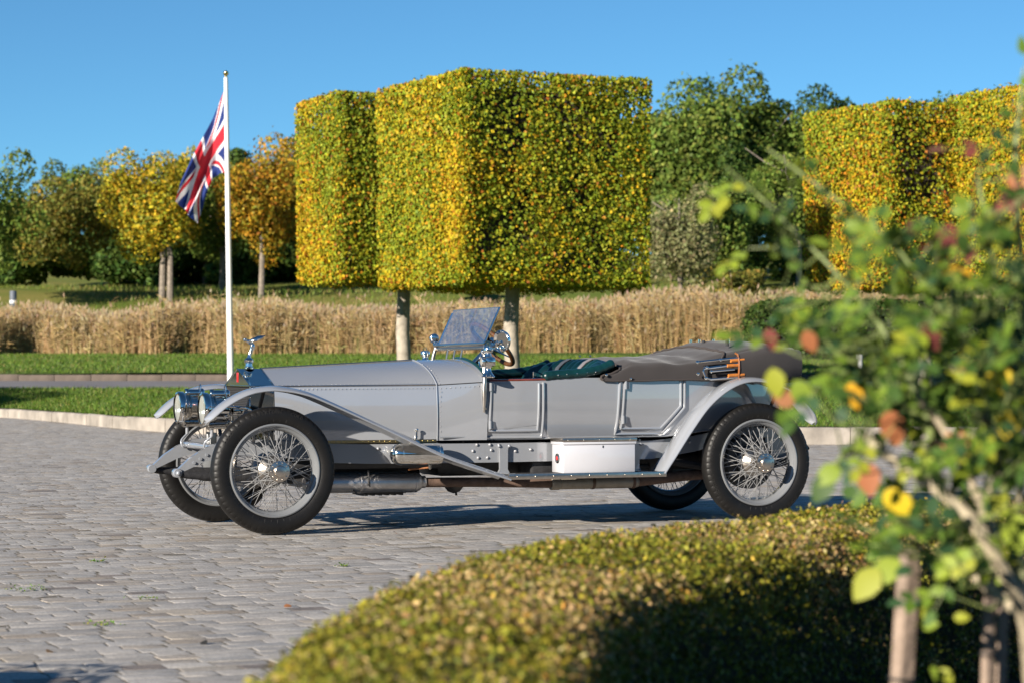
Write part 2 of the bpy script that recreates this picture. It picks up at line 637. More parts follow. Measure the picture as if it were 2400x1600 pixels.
# kerbs: pale stones along the forecourt, brown ones along the far side of the road
kerb = empty('kerb', (0, 36, 0))
tag(kerb, kind='structure')
kerb.location = (0, 0, 0)
xk = -14.5
while xk < 11.5:
    # walk along the curve in stones of about one metre
    step = random.uniform(0.8, 1.15)
    x2 = xk
    y1 = float(kerb_y(xk))
    while math.hypot(x2 - xk, float(kerb_y(x2)) - y1) < step:
        x2 += 0.02
    y2 = float(kerb_y(x2))
    a, b = Vector((xk, y1, 0)), Vector((x2, y2, 0))
    d = (b - a).normalized()
    nrm = Vector((-d.y, d.x, 0))
    a += d * 0.006
    b -= d * 0.006
    h = float(kerb_h((xk + x2) / 2)) + random.uniform(-0.008, 0.008)
    g = G()
    prof = [(-0.00, -0.05), (0.0, h - 0.03), (0.03, h), (0.27, h), (0.27, -0.05)]
    j = random.uniform(-0.008, 0.008)
    g.loft([[tuple(p + nrm * (u + j) + Vector((0, 0, z))) for u, z in prof] for p in (a, b)], closed=True, cap=True)
    g.build('kerb_stone', 'kerb_pale', kerb, angle=30)
    xk = x2
road_kerb = empty('road_kerb')
tag(road_kerb, kind='structure')
xk = -16.0
proto = None
while xk < 16:
    L = random.uniform(0.85, 0.95)
    if proto is None:
        proto = G().box(0, 0.9, -0.02, 0.24, -0.08, 0.14, 0.006).build('kerb_stone', 'kerb_brown', road_kerb)
        o = proto
    else:
        o = proto.copy()
        COL.objects.link(o)
    o.location = (xk, ROAD1 + random.uniform(-0.01, 0.01), 0.76 + random.uniform(-0.012, 0.008))
    o.scale = (L / 0.91, 1, 1)
    xk += L

# setts laid in rows almost parallel to the car
SROT = math.radians(21)
sc_, ss_ = math.cos(SROT), math.sin(SROT)
GREYS = [(0.395, 0.37, 0.343), (0.375, 0.351, 0.325), (0.41, 0.387, 0.36), (0.36, 0.33, 0.298), (0.38, 0.336, 0.288), (0.335, 0.286, 0.235), (0.425, 0.402, 0.376), (0.39, 0.345, 0.29), (0.21, 0.18, 0.16)]
GW = [5, 5, 4, 3, 2.4, 1.6, 3, 1.6, 0.35]


def sett_geom(L, Wd, rnd):
    """top outline is jittered, the shoulder rounded and the faces slightly uneven"""
    hx, hy = L / 2 - rnd.uniform(0.0015, 0.005), Wd / 2 - rnd.uniform(0.0015, 0.004)
    cor = [(-hx, -hy), (hx, -hy), (hx, hy), (-hx, hy)]
    cor = [(x + rnd.uniform(-0.006, 0.006), y + rnd.uniform(-0.0018, 0.0018)) for x, y in cor]
    tilt = (rnd.uniform(-0.004, 0.004), rnd.uniform(-0.005, 0.005))
    h0 = rnd.uniform(-0.0014, 0.0014)
    v = []
    for ring, (ins, z) in enumerate(((0.0, -0.05), (0.0, -0.003), (0.003, -0.0004), (0.012, 0.0))):
        for x, y in cor:
            sx = x - math.copysign(ins + rnd.uniform(0, 0.006) * (ring == 2), x)
            sy = y - math.copysign(ins + rnd.uniform(0, 0.006) * (ring == 2), y)
            v.append((sx, sy, z + (h0 + tilt[0] * sx + tilt[1] * sy + rnd.uniform(-0.0010, 0.0010) if ring else 0)))
    f = []
    for r in range(3):
        for k in range(4):
            l = (k + 1) % 4
            f.append((r * 4 + k, r * 4 + l, r * 4 + 4 + l, r * 4 + 4 + k))
    f.append((12, 13, 14, 15))
    return v, f


def hedge_hides(x, y):
    return x > np.interp(y, [9, 10.5, 12, 14, 17.6, 21], [-0.62, -0.72, -0.6, 0.1, 2.4, 5.0])


setts = []
v_row = -8.0
r_s = random.Random(5)
while v_row < 62:
    wrow = r_s.uniform(0.118, 0.152)
    u = -30 + r_s.uniform(0, 0.3)
    drift = r_s.uniform(-0.01, 0.01)
    while u < 40:
        L = r_s.uniform(0.14, 0.29)
        uc, vc = u + L / 2, v_row + wrow / 2 + 0.012 * math.sin(u * 0.8 + v_row)
        x = uc * sc_ - vc * ss_
        y = uc * ss_ + vc * sc_
        if y > 8.6 and abs(x) < 0.2125 * y + 0.45 and y < float(kerb_y(x)) - 0.10:
            setts.append((x, y, L, wrow))
        u += L
    v_row += wrow
vis = sorted([s for s in setts if s[0] > -0.2125 * s[1] - 0.05 and not hedge_hides(s[0], s[1])], key=lambda s: s[1] ** 3 / (s[2] * s[3]))
single = set(vis[:300])
protos = []
r_p = random.Random(3)
pal_idx = rng.choice(len(GREYS), 60, p=np.array(GW) / sum(GW))
for k in range(60):
    v, f = sett_geom(0.22, 0.136, r_p)
    g = G().add(v, f)
    me = bpy.data.meshes.new('sett')
    me.from_pydata(g.v, [], g.f)
    me.polygons.foreach_set('use_smooth', [True] * len(me.polygons))
    me.set_sharp_from_angle(angle=math.radians(50))
    c = np.array(GREYS[pal_idx[k]]) * (1 + r_p.uniform(-0.1, 0.1))
    a = me.color_attributes.new('Col', 'FLOAT_COLOR', 'POINT')
    a.data.foreach_set('color', np.tile(np.append(c, 1.0), len(me.vertices)).astype(np.float32))
    me.materials.append(MATS['sett_stone'])
    protos.append(me)
for (x, y, L, wd) in vis[:300]:
    o = bpy.data.objects.new('sett', r_p.choice(protos))
    o.location = (x, y, r_p.uniform(-0.0008, 0.0008))
    o.rotation_euler = (0, 0, SROT + r_p.uniform(-0.012, 0.012) + (math.pi if r_p.random() < 0.5 else 0))
    o.scale = (L / 0.22, wd / 0.136, 1)
    COL.objects.link(o)
    o.parent = paving
SV, SF, SCOL = [], [], []
r_q = random.Random(9)
for s in setts:
    if s in single:
        continue
    x, y, L, wd = s
    v, f = sett_geom(L, wd, r_q)
    o0 = len(SV)
    a = SROT + r_q.uniform(-0.012, 0.012)
    ca, sa = math.cos(a), math.sin(a)
    SV += [(x + p[0] * ca - p[1] * sa, y + p[0] * sa + p[1] * ca, p[2] - 0.001) for p in v]
    SF += [tuple(i + o0 for i in q) for q in f]
    c = np.array(r_q.choices(GREYS, GW)[0]) * (1 + r_q.uniform(-0.1, 0.1))
    SCOL += [(c[0], c[1], c[2], 1.0)] * len(v)
me = bpy.data.meshes.new('sett_field')
me.from_pydata(SV, [], SF)
me.polygons.foreach_set('use_smooth', [True] * len(me.polygons))
me.set_sharp_from_angle(angle=math.radians(50))
a = me.color_attributes.new('Col', 'FLOAT_COLOR', 'POINT')
a.data.foreach_set('color', np.array(SCOL, np.float32).ravel())
me.materials.append(MATS['sett_stone'])
o = bpy.data.objects.new('sett_field', me)
COL.objects.link(o)
o.parent = paving
o['kind'] = 'stuff'

# soil of the planting bed inside the box hedge
bed = G()
bed.add([(0.0, 2.0, 0.012), (6, 2.0, 0.012), (8, 10.5, 0.012), (3.2, 10.4, 0.012), (1.4, 9.0, 0.012), (0.2, 7.2, 0.012)], [(0, 1, 2, 3, 4, 5)])
bo = bed.build('flower_bed', 'soil', smooth=False)
bo['kind'] = 'structure'


# ------------------------------------------------------------------ grass and reeds (nobody could count them)
def blades(name, n, xr, yr, hgt, wid, pal, wts, material, label, cat, lean=0.35, ymap=None, patch=None, zoff=0.0):
    x = rng.uniform(*xr, n)
    y = rng.uniform(*yr, n)
    if ymap is not None:
        y = ymap(x, rng.uniform(0, 1, n))
    if patch is not None:
        keep = rng.uniform(0, 1, n) < patch(x, y)
        x, y = x[keep], y[keep]
        n = len(x)
    z = terrain(x, y) + zoff
    P = np.stack([x, y, z], 1)
    h = hgt * rng.uniform(0.6, 1.25, n)
    ang = rng.uniform(0, 2 * np.pi, n)
    d = np.stack([np.cos(ang), np.sin(ang), np.zeros(n)], 1)
    le = rng.normal(0, lean, (n, 2)) * h[:, None]
    top = P + np.stack([le[:, 0], le[:, 1], h], 1)
    w = wid * rng.uniform(0.7, 1.4, n)
    V = np.stack([P - d * w[:, None] / 2, P + d * w[:, None] / 2, top], 1)
    o = quads_mesh(name, V, mixcols(pal, wts, n, 0.2), material, nv=3)
    tag(o, label, cat, kind='stuff')
    return o


GR = [(0.09, 0.165, 0.016), (0.125, 0.20, 0.022), (0.065, 0.12, 0.012), (0.24, 0.22, 0.06)]
blades('verge_grass', 60000, (-14, 11), (0, 1), 0.07, 0.02, GR, [4, 3, 3, 1.2], 'grass_blade', 'short green grass of the strip between pale kerb and road', 'grass',
       ymap=lambda x, t: kerb_y(x) + 0.27 + (ROAD0 - kerb_y(x) - 0.33) * t ** 1.3)
blades('lawn_grass', 60000, (-18, 18), (ROAD1 + 0.25, 82.5), 0.085, 0.025, GR, [4, 4, 2.5, 1.4], 'grass_blade', 'green lawn grass between brown road kerb and reeds', 'grass')
blades('bank_grass', 30000, (-28, 28), (91, 121), 0.2, 0.05, [(0.13, 0.19, 0.025), (0.19, 0.20, 0.04), (0.27, 0.21, 0.07), (0.09, 0.14, 0.02)], [4, 3, 1.5, 2], 'grass_blade',
       'rough olive grass on the bank below the trees', 'grass')

RP = [(0.36, 0.255, 0.115), (0.46, 0.335, 0.165), (0.29, 0.195, 0.08), (0.22, 0.14, 0.055), (0.20, 0.19, 0.06)]
n = 27000
x = rng.uniform(-20, 20, n)
y = 82.0 + 1.6 * vnoise(np.stack([x, 0 * x, 0 * x], 1), 0.9, 2) + rng.uniform(0, 1, n) ** 1.3 * 7.0
z = terrain(x, y)
P = np.stack([x, y, z], 1)
hmod = 0.72 + 0.5 * vnoise(np.stack([x, y * 0.3, 0 * x], 1), 0.35, 4)
h = (1.18 + 0.014 * (x + 12)) * hmod * rng.beta(2.6, 1.5, n) * 1.42
h = np.where(rng.uniform(0, 1, n) < 0.01, h * 1.3, h)
green = (vnoise(P * np.array([1, 0.2, 1]), 0.22, 8) > 0.58) & (x > -4)
lean = rng.normal(0, 0.11, (n, 2))
top = P + np.stack([lean[:, 0] * h, lean[:, 1] * h, h], 1)
wv = 0.010 * rng.uniform(0.7, 1.6, n)[:, None]
ex = np.array([1.0, 0.0, 0.0])
allV = [np.stack([P - ex * wv, P + ex * wv, top + ex * wv * 0.5, top - ex * wv * 0.5], 1)]
cc = mixcols(RP, [4, 3, 3, 1.5, 0.3], n, 0.2)
cg = mixcols([(0.17, 0.19, 0.06), (0.26, 0.24, 0.09)], [1, 1], n, 0.2)
gm = (green & (rng.uniform(0, 1, n) < 0.6))[:, None]
cc = np.where(gm, cg, cc)
allC = [cc]
for k in range(5):
    tt = rng.uniform(0.2, 1.0, n)[:, None]
    q = P + (top - P) * tt
    an = rng.uniform(0, 2 * np.pi, n)
    dd = np.stack([np.cos(an), np.sin(an) * 0.5, rng.uniform(-0.2, 1.0, n)], 1) * (rng.uniform(0.18, 0.42, n)[:, None])
    up = np.array([0, 0, 1.0]) * 0.022 + ex * 0.008
    allV.append(np.stack([q - up, q + dd * 0.5 - up * 0.7 + np.array([0, 0, 0.03]), q + dd, q + dd * 0.5 + up * 0.7 + np.array([0, 0, 0.03])], 1))
    allC.append(cc * rng.uniform(0.7, 1.15, (n, 1)))
# feathery plumes on top
pl = rng.uniform(0, 1, n) < 0.5
q = top[pl]
m_ = len(q)
dr = np.stack([rng.normal(0.02, 0.05, m_), rng.normal(0, 0.04, m_), rng.uniform(0.12, 0.24, m_)], 1)
allV.append(np.stack([q, q + dr * 0.4 + ex * 0.035, q + dr, q + dr * 0.4 - ex * 0.035], 1))
allC.append(mixcols([(0.40, 0.31, 0.19), (0.33, 0.245, 0.15), (0.27, 0.20, 0.125)], [2, 2, 1], m_, 0.15))
reeds = quads_mesh('reed_bed', np.concatenate(allV), np.concatenate(allC), 'reed')
tag(reeds, 'tall dry tan reeds standing in a wide bed behind the lawn', 'reeds', kind='stuff')
# ------------------------------------------------------------------ clipped cube trees
PHI = math.radians(26)


def cube_tree(corner, sR, sL, z0, z1, label, seed, dens=(1700, 1500, 350), leaf=0.078, orange=0.2, trunk_r=0.155, bare=None):
    er = np.array([math.cos(PHI), math.sin(PHI), 0])
    el = np.array([-math.sin(PHI), math.cos(PHI), 0])
    c0 = np.array([corner[0], corner[1], 0.0])
    ctr = c0 + er * sR / 2 + el * sL / 2
    gz = tz(ctr[0], ctr[1])
    root = empty('clipped_tree', (ctr[0], ctr[1], gz))
    tag(root, label, 'tree', 'cube-clipped trees in autumn leaf')
    base = Vector((ctr[0], ctr[1], gz))
    # trunk with a few limbs into the crown
    g = G()
    rr = random.Random(seed)
    path = [(0, 0, -0.05), (0.02, 0, 0.5), (-0.02, 0.02, 1.3), (0.02, -0.01, z0 - gz + 0.1), (0.0, 0.0, z1 - gz - 0.8)]
    g.tube(path, [trunk_r * 1.3, trunk_r * 1.05, trunk_r, trunk_r * 0.95, 0.05], 12)
    for k in range(9):
        a = rr.uniform(0, 6.28)
        h = z0 - gz + rr.uniform(0.1, 2.2)
        g.tube([(0, 0, h), (math.cos(a) * 0.7, math.sin(a) * 0.7, h + 0.35), (math.cos(a) * 1.5, math.sin(a) * 1.5, h + 0.6)], [0.06, 0.04, 0.015], 6)
    g.build('trunk', 'bark_pale', root)
    # crown: dark twiggy core and a shell of leaves
    crown = empty('crown', (0, 0, 0), parent=root)
    rel = lambda q: q - np.array(base)
    ins = 0.5
    cor = [c0 + er * ins + el * ins, c0 + er * (sR - ins) + el * ins, c0 + er * (sR - ins) + el * (sL - ins), c0 + er * ins + el * (sL - ins)]
    gc = G()
    pts = [tuple(rel(np.array([q[0], q[1], z0 + 0.3]))) for q in cor] + [tuple(rel(np.array([q[0], q[1], z1 - 0.35]))) for q in cor]
    gc.add(pts, [(3, 2, 1, 0), (4, 5, 6, 7), (0, 1, 5, 4), (1, 2, 6, 5), (2, 3, 7, 6), (3, 0, 4, 7)])
    gc.build('inner_twigs', 'twig_core', crown, smooth=False)
    V, C = [], []

    def face(origin, e1, l1, e2, l2, nrm, density, thin):
        n = int(density * l1 * l2)
        a, b = rng.uniform(0.0, l1, n), rng.uniform(0.0, l2, n)
        dep = rng.beta(1.1, 2.2, n) * 0.42 - 0.04
        # uneven clipping and rounded edges
        wob = (vnoise(np.stack([a, b, np.full(n, seed * 3.3)], 1), 1.3, seed) - 0.5) * 0.16
        edge = np.minimum(np.minimum(a, l1 - a), np.minimum(b, l2 - b))
        dep = dep + np.maximum(0, 0.14 - edge) ** 2 * 6 - wob
        P = origin + a[:, None] * e1 + b[:, None] * e2 - dep[:, None] * nrm
        gap = vnoise(P, 1.6, seed + 7)
        keep = rng.uniform(0, 1, n) > thin * np.clip((gap - 0.45) * 3.2, 0, 1)
        if bare is not None and abs(nrm[0] * er[0] + nrm[1] * er[1]) < 0.5:
            keep &= rng.uniform(0, 1, n) > bare(P)
        P = P[keep]
        m = len(P)
        N = np.tile(np.array(nrm, float), (m, 1))
        V.append(leaf_quads(P, N, leaf * rng.uniform(0.7, 1.25, m), 0.8, 0.55))
        hue = vnoise(P, 0.8, seed + 2) + rng.normal(0, 0.25, m) + (0.0 if abs(nrm[0] * er[0] + nrm[1] * er[1]) > 0.5 else -0.24)  # right face leaves coloured greener and darker, adding to its shade
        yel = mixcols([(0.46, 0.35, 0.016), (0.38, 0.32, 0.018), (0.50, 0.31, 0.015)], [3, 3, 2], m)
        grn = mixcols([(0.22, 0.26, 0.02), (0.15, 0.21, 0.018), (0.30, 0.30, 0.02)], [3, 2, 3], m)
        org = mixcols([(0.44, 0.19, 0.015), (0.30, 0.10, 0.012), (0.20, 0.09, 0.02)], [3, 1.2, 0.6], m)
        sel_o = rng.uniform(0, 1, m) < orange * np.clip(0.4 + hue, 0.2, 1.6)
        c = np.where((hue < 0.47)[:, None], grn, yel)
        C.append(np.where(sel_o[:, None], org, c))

    ez = np.array([0, 0, 1.0])
    b0 = np.array([c0[0], c0[1], z0])
    H = z1 - z0
    face(b0, el, sL, ez, H, -er, dens[0], 0.25)
    face(b0, er, sR, ez, H, -el, dens[1], 0.72)
    face(b0, er, sR, el, sL, -ez, dens[2], 0.3)
    face(b0 + ez * H, er, sR, el, sL, ez, dens[2], 0.3)
    face(b0 + er * sR, el, sL, ez, H, er, dens[2], 0.3)
    face(b0 + el * sL, er, sR, ez, H, el, dens[2], 0.3)
    Vv = np.concatenate(V) - np.array(base)
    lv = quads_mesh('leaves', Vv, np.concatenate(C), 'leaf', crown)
    lv['kind'] = 'stuff'
    return root


cube_tree((-0.98, 47.0), 4.24, 4.24, 2.72, 6.93, 'largest cube-clipped yellow-green tree rising right behind the windscreen', 1, orange=0.09)
cube_tree((-3.78, 53.0), 4.24, 2.75, 2.95, 7.16, 'narrower clipped yellow tree half hidden behind the largest one, beside the flag', 2, orange=0.16, dens=(1600, 1400, 300))
cube_tree((8.04, 51.5), 4.24, 3.36, 2.78, 6.80, 'orange-tinged clipped tree with a bare brown patch, right of the green trees', 3, orange=0.22, dens=(1500, 1400, 300),
          bare=lambda P: 0.8 * np.clip(1.1 - np.hypot((P[:, 0] - 8.9) * 1.0, (P[:, 2] - 5.5) * 0.6), 0, 1))
cube_tree((11.28, 48.8), 4.24, 4.24, 2.80, 6.98, 'clipped yellow-green tree cut off by the right picture edge', 4, orange=0.10, dens=(1600, 400, 200))
# the next tree of the row stands out of view to the left and shades the verge
cube_tree((-26.0, 39.0), 4.24, 4.24, 2.75, 6.9, 'clipped tree standing out of view at left, its shadow on the verge', 5, orange=0.3, dens=(90, 90, 60), leaf=0.16)


# ------------------------------------------------------------------ trees behind the reeds
def crown_points(c, r, n, seed, lobes=22, flat=0.75):
    rr = np.random.default_rng(seed)
    cs, rs = [], []
    for k in range(lobes):
        d = unit(rr.normal(0, 1, 3)) * np.array([1, 1, 0.9])
        u = rr.uniform(0.35, 0.95)
        cs.append(np.array(c) + d * np.array(r) * u)
        rs.append(rr.uniform(0.24, 0.44) * min(r[0], r[2]) * rr.uniform(0.85, 1.15))
    cs.append(np.array(c))
    rs.append(0.75 * min(r[0], r[2]))
    cs, rs = np.array(cs), np.array(rs)
    w = rs ** 2
    idx = rr.choice(len(rs), n, p=w / w.sum())
    d = unit(rr.normal(0, 1, (n, 3)))
    rad = rs[idx] * (1 - 0.35 * rr.beta(1.2, 2.2, n)) * (1 + 0.16 * np.clip(rr.normal(0, 1, n), -2, 1.3) * (rr.uniform(0, 1, n) < 0.25))
    P = cs[idx] + d * rad[:, None] * np.array([1, 1, flat])
    return P, d, idx


PAL = {
    'yellow': ([(0.42, 0.32, 0.02), (0.28, 0.27, 0.025), (0.45, 0.27, 0.02), (0.17, 0.20, 0.025)], [4, 3, 2.2, 2]),
    'orange': ([(0.45, 0.24, 0.02), (0.38, 0.27, 0.025), (0.22, 0.21, 0.025), (0.34, 0.14, 0.018)], [3.5, 3, 2.5, 1]),
    'olive': ([(0.17, 0.17, 0.03), (0.22, 0.18, 0.035), (0.12, 0.14, 0.025), (0.27, 0.17, 0.025)], [4, 3, 3, 0.8]),
    'green': ([(0.12, 0.175, 0.03), (0.16, 0.205, 0.035), (0.09, 0.14, 0.024), (0.21, 0.22, 0.045)], [4, 3, 3, 1]),
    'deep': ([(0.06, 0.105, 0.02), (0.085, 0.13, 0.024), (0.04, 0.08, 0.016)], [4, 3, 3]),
    'willow': ([(0.20, 0.20, 0.085), (0.25, 0.24, 0.11), (0.15, 0.16, 0.06), (0.29, 0.25, 0.13)], [4, 3, 3, 1]),
}


def bg_tree(px, D, ytop, ybot, hw, pal, label, seed, n=9000, leaf=0.17, trunk=True, tpx=None, cat='tree', group='trees on the bank behind the reeds', lobes=22, name='broadleaf_tree', twin=False, pale=False, depth=0.8):
    X = (px - 1200) / FPX * D
    gz = tz(X, D)
    zt = HC + (HORIZON - ytop) * D / FPX
    zb = HC + (HORIZON - ybot) * D / FPX
    rx = hw * D / FPX
    root = empty(name, (X, D, gz))
    tag(root, label, cat, group)
    c = np.array([0, 0, (zt + zb) / 2 - gz])
    rz = (zt - zb) / 2
    P, N, idx = crown_points(c, (rx, rx * depth, rz), n, seed, lobes, flat=min(1.15, max(0.6, rz / rx)))
    P[:, 2] = np.maximum(P[:, 2], 0.02)
    pl, w = PAL[pal]
    lob = np.random.default_rng(seed + 5).uniform(0.72, 1.25, lobes + 1)[idx]
    C = np.clip(mixcols(pl, w, n, 0.22) * lob[:, None], 0.004, 0.7)
    V = leaf_quads(P, N, leaf * rng.uniform(0.6, 1.4, n), 0.7, 0.75)
    cr = quads_mesh('crown', V, C, 'leaf', root)
    cr['kind'] = 'stuff'
    if trunk:
        g = G()
        tx = ((tpx if tpx else px) - px) / FPX * D
        rr = random.Random(seed)
        r0 = 0.07 + 0.02 * rx
        for s_ in ((0, 0.36) if twin else (0,)):
            g.tube([(tx + s_, 0, -0.1), (tx + s_ * 0.9 + 0.05, 0, c[2] * 0.45), (tx * 0.5, 0, c[2]), (0, 0, c[2] + rz * 0.6)], [r0 * 1.25, r0, r0 * 0.7, 0.03], 8)
        for k in range(7):
            a = rr.uniform(0, 6.28)
            h = c[2] - rz * 0.6 + rr.uniform(0, rz * 0.9)
            l = rx * rr.uniform(0.5, 0.85)
            g.tube([(tx * 0.6, 0, h), (math.cos(a) * l * 0.5, math.sin(a) * l * 0.4, h + l * 0.35), (math.cos(a) * l, math.sin(a) * l * 0.7, h + l * 0.7)], [r0 * 0.4, r0 * 0.25, 0.02], 5)
        g.build('trunk', 'bark', root)
    return root


F = 1.0204


def bt(cx, D, top, bot, hw, *a, **k):
    if 'tpx' in k and k['tpx'] is not None:
        k['tpx'] *= F
    return bg_tree(cx * F, D, top * F, bot * F, hw * F, *a, **k)


bt(300, 126, 372, 600, 90, 'olive', 'olive tree filling the gap between broad olive-brown and yellow trees', 42, n=9000)
bt(470, 122, 352, 600, 90, 'yellow', 'duller yellow tree close behind the flag, right of the twin-trunked one', 43, n=9000)
bt(645, 124, 318, 600, 85, 'orange', 'brown-orange tree between orange tree and narrower clipped tree', 44, n=9000)
bt(80, 124, 440, 640, 90, 'deep', 'dark tree between the left edge tree and the olive-brown one', 45, n=8000)
bt(1655, 140, 190, 640, 150, 'deep', 'dark tree filling the wood between the two largest green trees', 46, n=18000, leaf=0.26, lobes=30)
bt(1850, 142, 190, 640, 150, 'green', 'green tree joining the tallest one and the dark rounded one', 47, n=18000, leaf=0.26, lobes=30)
bt(1425, 134, 330, 640, 100, 'deep', 'dark tree hidden behind the right face of the largest clipped tree', 50, n=8000, trunk=False)
bt(1500, 138, 212, 620, 90, 'deep', 'dark tree edge showing right beside the largest clipped tree', 48, n=10000, leaf=0.2)
bt(1620, 114, 400, 690, 110, 'green', 'bushy green tree right of the willow scrub', 49, n=10000, trunk=False)
bt(-25, 104, 318, 650, 115, 'green', 'dark green tree at the left picture edge', 21, trunk=False)
bt(150, 113, 392, 650, 145, 'olive', 'broad olive-brown tree near the left picture edge', 22, trunk=False, n=13000, leaf=0.165)
bt(178, 136, 360, 560, 80, 'green', 'rounded green tree showing over the olive-brown one', 23)
bt(348, 108, 316, 612, 138, 'yellow', 'yellow autumn tree with twin pale trunks, left of the flag', 24, tpx=372, twin=True, pale=True, n=14000, leaf=0.15)
bt(490, 113, 370, 615, 108, 'green', 'small green tree with a thin trunk behind the flagpole', 25, tpx=509, n=9000, leaf=0.16)
bt(540, 132, 312, 520, 70, 'deep', 'dark green tree top showing right of the flagpole', 26)
bt(597, 109, 314, 606, 120, 'orange', 'orange autumn tree with a pale trunk just right of the flagpole', 27, tpx=600, pale=True, n=13000, leaf=0.155)
bt(690, 117, 286, 615, 112, 'olive', 'tall olive-yellow tree beside the narrower clipped tree', 28, tpx=692, n=12000, leaf=0.16)
bt(270, 128, 430, 620, 70, 'deep', 'dark tree filling the gap left of the yellow tree', 29)
bt(430, 128, 340, 600, 80, 'olive', 'brownish tree behind the flag and the yellow tree', 30)
# right of the clipped trees
bt(1568, 128, 186, 640, 165, 'green', 'large green tree just right of the largest clipped tree', 31, n=26000, leaf=0.25, lobes=40)
bt(1735, 131, 158, 640, 165, 'green', 'tallest rounded green tree of the wood at right', 32, n=26000, leaf=0.25, lobes=40)
bt(1945, 140, 170, 600, 145, 'deep', 'dark rounded green tree left of the orange-tinged clipped tree', 33, n=20000, leaf=0.25, lobes=34)
bt(2070, 142, 196, 600, 130, 'deep', 'dark tree filling the skyline left of the green tree top at far right', 51, n=15000, leaf=0.26, lobes=30)
bt(2130, 142, 206, 600, 130, 'green', 'green tree top peeping over the orange-tinged clipped tree', 34, n=4500, leaf=0.25)
bt(2230, 142, 205, 600, 140, 'deep', 'dark tree behind the gap between the two right-hand clipped trees', 52, n=12000, leaf=0.26, lobes=30)
bt(2290, 140, 228, 560, 110, 'deep', 'dark green tree top behind the tree at the right edge', 35, n=4500, leaf=0.25)
bt(1700, 119, 330, 640, 115, 'deep', 'dark middle-height tree below the tallest green tree', 36, n=7000, trunk=False)
bt(1800, 118, 300, 580, 110, 'green', 'green tree with a pale slim trunk beside the orange-tinged clipped tree', 37, tpx=1834, pale=True, n=6000)
bt(1560, 100, 395, 700, 105, 'willow', 'greyish willow scrub behind the reeds, right of the largest clipped tree', 38, n=9000, leaf=0.14, trunk=True, lobes=20, cat='shrub', name='willow_shrub')
bt(1440, 104, 600, 700, 90, 'olive', 'low olive scrub under the right side of the largest clipped tree', 39, n=3500, leaf=0.15, trunk=False, cat='shrub', name='scrub')
bt(1070, 106, 612, 690, 110, 'olive', 'low brownish scrub seen between the two clipped trunks', 40, n=3500, leaf=0.15, trunk=False, cat='shrub', name='scrub')
bt(1690, 108, 600, 700, 110, 'olive', 'low scrub right of the willow behind the reeds', 41, n=3500, leaf=0.15, trunk=False, cat='shrub', name='scrub')
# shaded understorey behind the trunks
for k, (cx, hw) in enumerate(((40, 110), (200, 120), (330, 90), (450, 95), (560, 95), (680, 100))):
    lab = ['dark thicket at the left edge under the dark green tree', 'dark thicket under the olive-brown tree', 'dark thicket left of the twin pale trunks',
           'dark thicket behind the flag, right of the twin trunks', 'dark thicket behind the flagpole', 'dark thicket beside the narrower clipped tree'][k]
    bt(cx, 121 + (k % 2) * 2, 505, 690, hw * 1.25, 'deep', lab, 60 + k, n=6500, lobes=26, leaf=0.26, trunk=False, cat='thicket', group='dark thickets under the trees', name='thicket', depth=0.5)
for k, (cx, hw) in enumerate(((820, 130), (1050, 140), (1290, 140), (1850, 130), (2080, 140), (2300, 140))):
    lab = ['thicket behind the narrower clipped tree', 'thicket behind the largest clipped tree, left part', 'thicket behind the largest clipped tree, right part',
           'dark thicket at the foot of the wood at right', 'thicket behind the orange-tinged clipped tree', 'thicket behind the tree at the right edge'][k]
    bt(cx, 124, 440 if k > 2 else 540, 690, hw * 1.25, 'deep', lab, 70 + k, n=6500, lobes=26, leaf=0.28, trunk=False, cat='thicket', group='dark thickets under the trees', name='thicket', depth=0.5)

# ------------------------------------------------------------------ clipped dark hedge beyond the road at right
hx0, hx1, hy0, hy1 = 7.3, 17.0, 74.0, 76.5
hz0, hz1 = 1.25, 3.05
hd = empty('clipped_hedge', ((hx0 + hx1) / 2, 75, hz0))
tag(hd, 'long dark green rounded hedge beyond the road, behind the rose bush', 'hedge')
bc = np.array([(hx0 + hx1) / 2, 75, hz0])


def box_shell(n, x0, x1, y0, y1, z0, z1, rad, seed):
    """points on a rounded box"""
    rr = np.random.default_rng(seed)
    fx, fy, fz = (x1 - x0), (y1 - y0), (z1 - z0)
    ar = np.array([fy * fz, fx * fz, fx * fy, fy * fz])
    k = rr.choice(4, n, p=ar / ar.sum())
    a, b = rr.uniform(0, 1, n), rr.uniform(0, 1, n)
    P = np.zeros((n, 3))
    P[:, 0] = np.where(k == 0, x0, np.where(k == 3, x1, x0 + fx * a))
    P[:, 1] = np.where(k == 1, y0, np.where((k == 0) | (k == 3), y0 + fy * a, y0 + fy * b))
    P[:, 2] = np.where(k == 2, z1, z0 + fz * b)
    C = np.clip(P, [x0 + rad, y0 + rad, z0 - 1], [x1 - rad, y1 - rad, z1 - rad])
    d = unit(P - C)
    return C + d * rad, d


P, N = box_shell(9000, hx0, hx1, hy0, hy1, hz0, hz1, 0.7, 3)
P = P + rng.normal(0, 0.05, P.shape)
lv = quads_mesh('foliage', leaf_quads(P - bc, N, 0.13 * rng.uniform(0.6, 1.3, len(P)), 0.7, 0.6), mixcols([(0.04, 0.075, 0.014), (0.06, 0.09, 0.016), (0.03, 0.055, 0.01)], [3, 2, 2], len(P), 0.25), 'leaf', hd)
lv['kind'] = 'stuff'
G().box(hx0 + 0.3 - bc[0], hx1 - 0.3 - bc[0], hy0 + 0.3 - bc[1], hy1 - 0.3 - bc[1], -0.1, hz1 - hz0 - 0.25, 0.25).build('inner_twigs', 'hedge_core', hd)


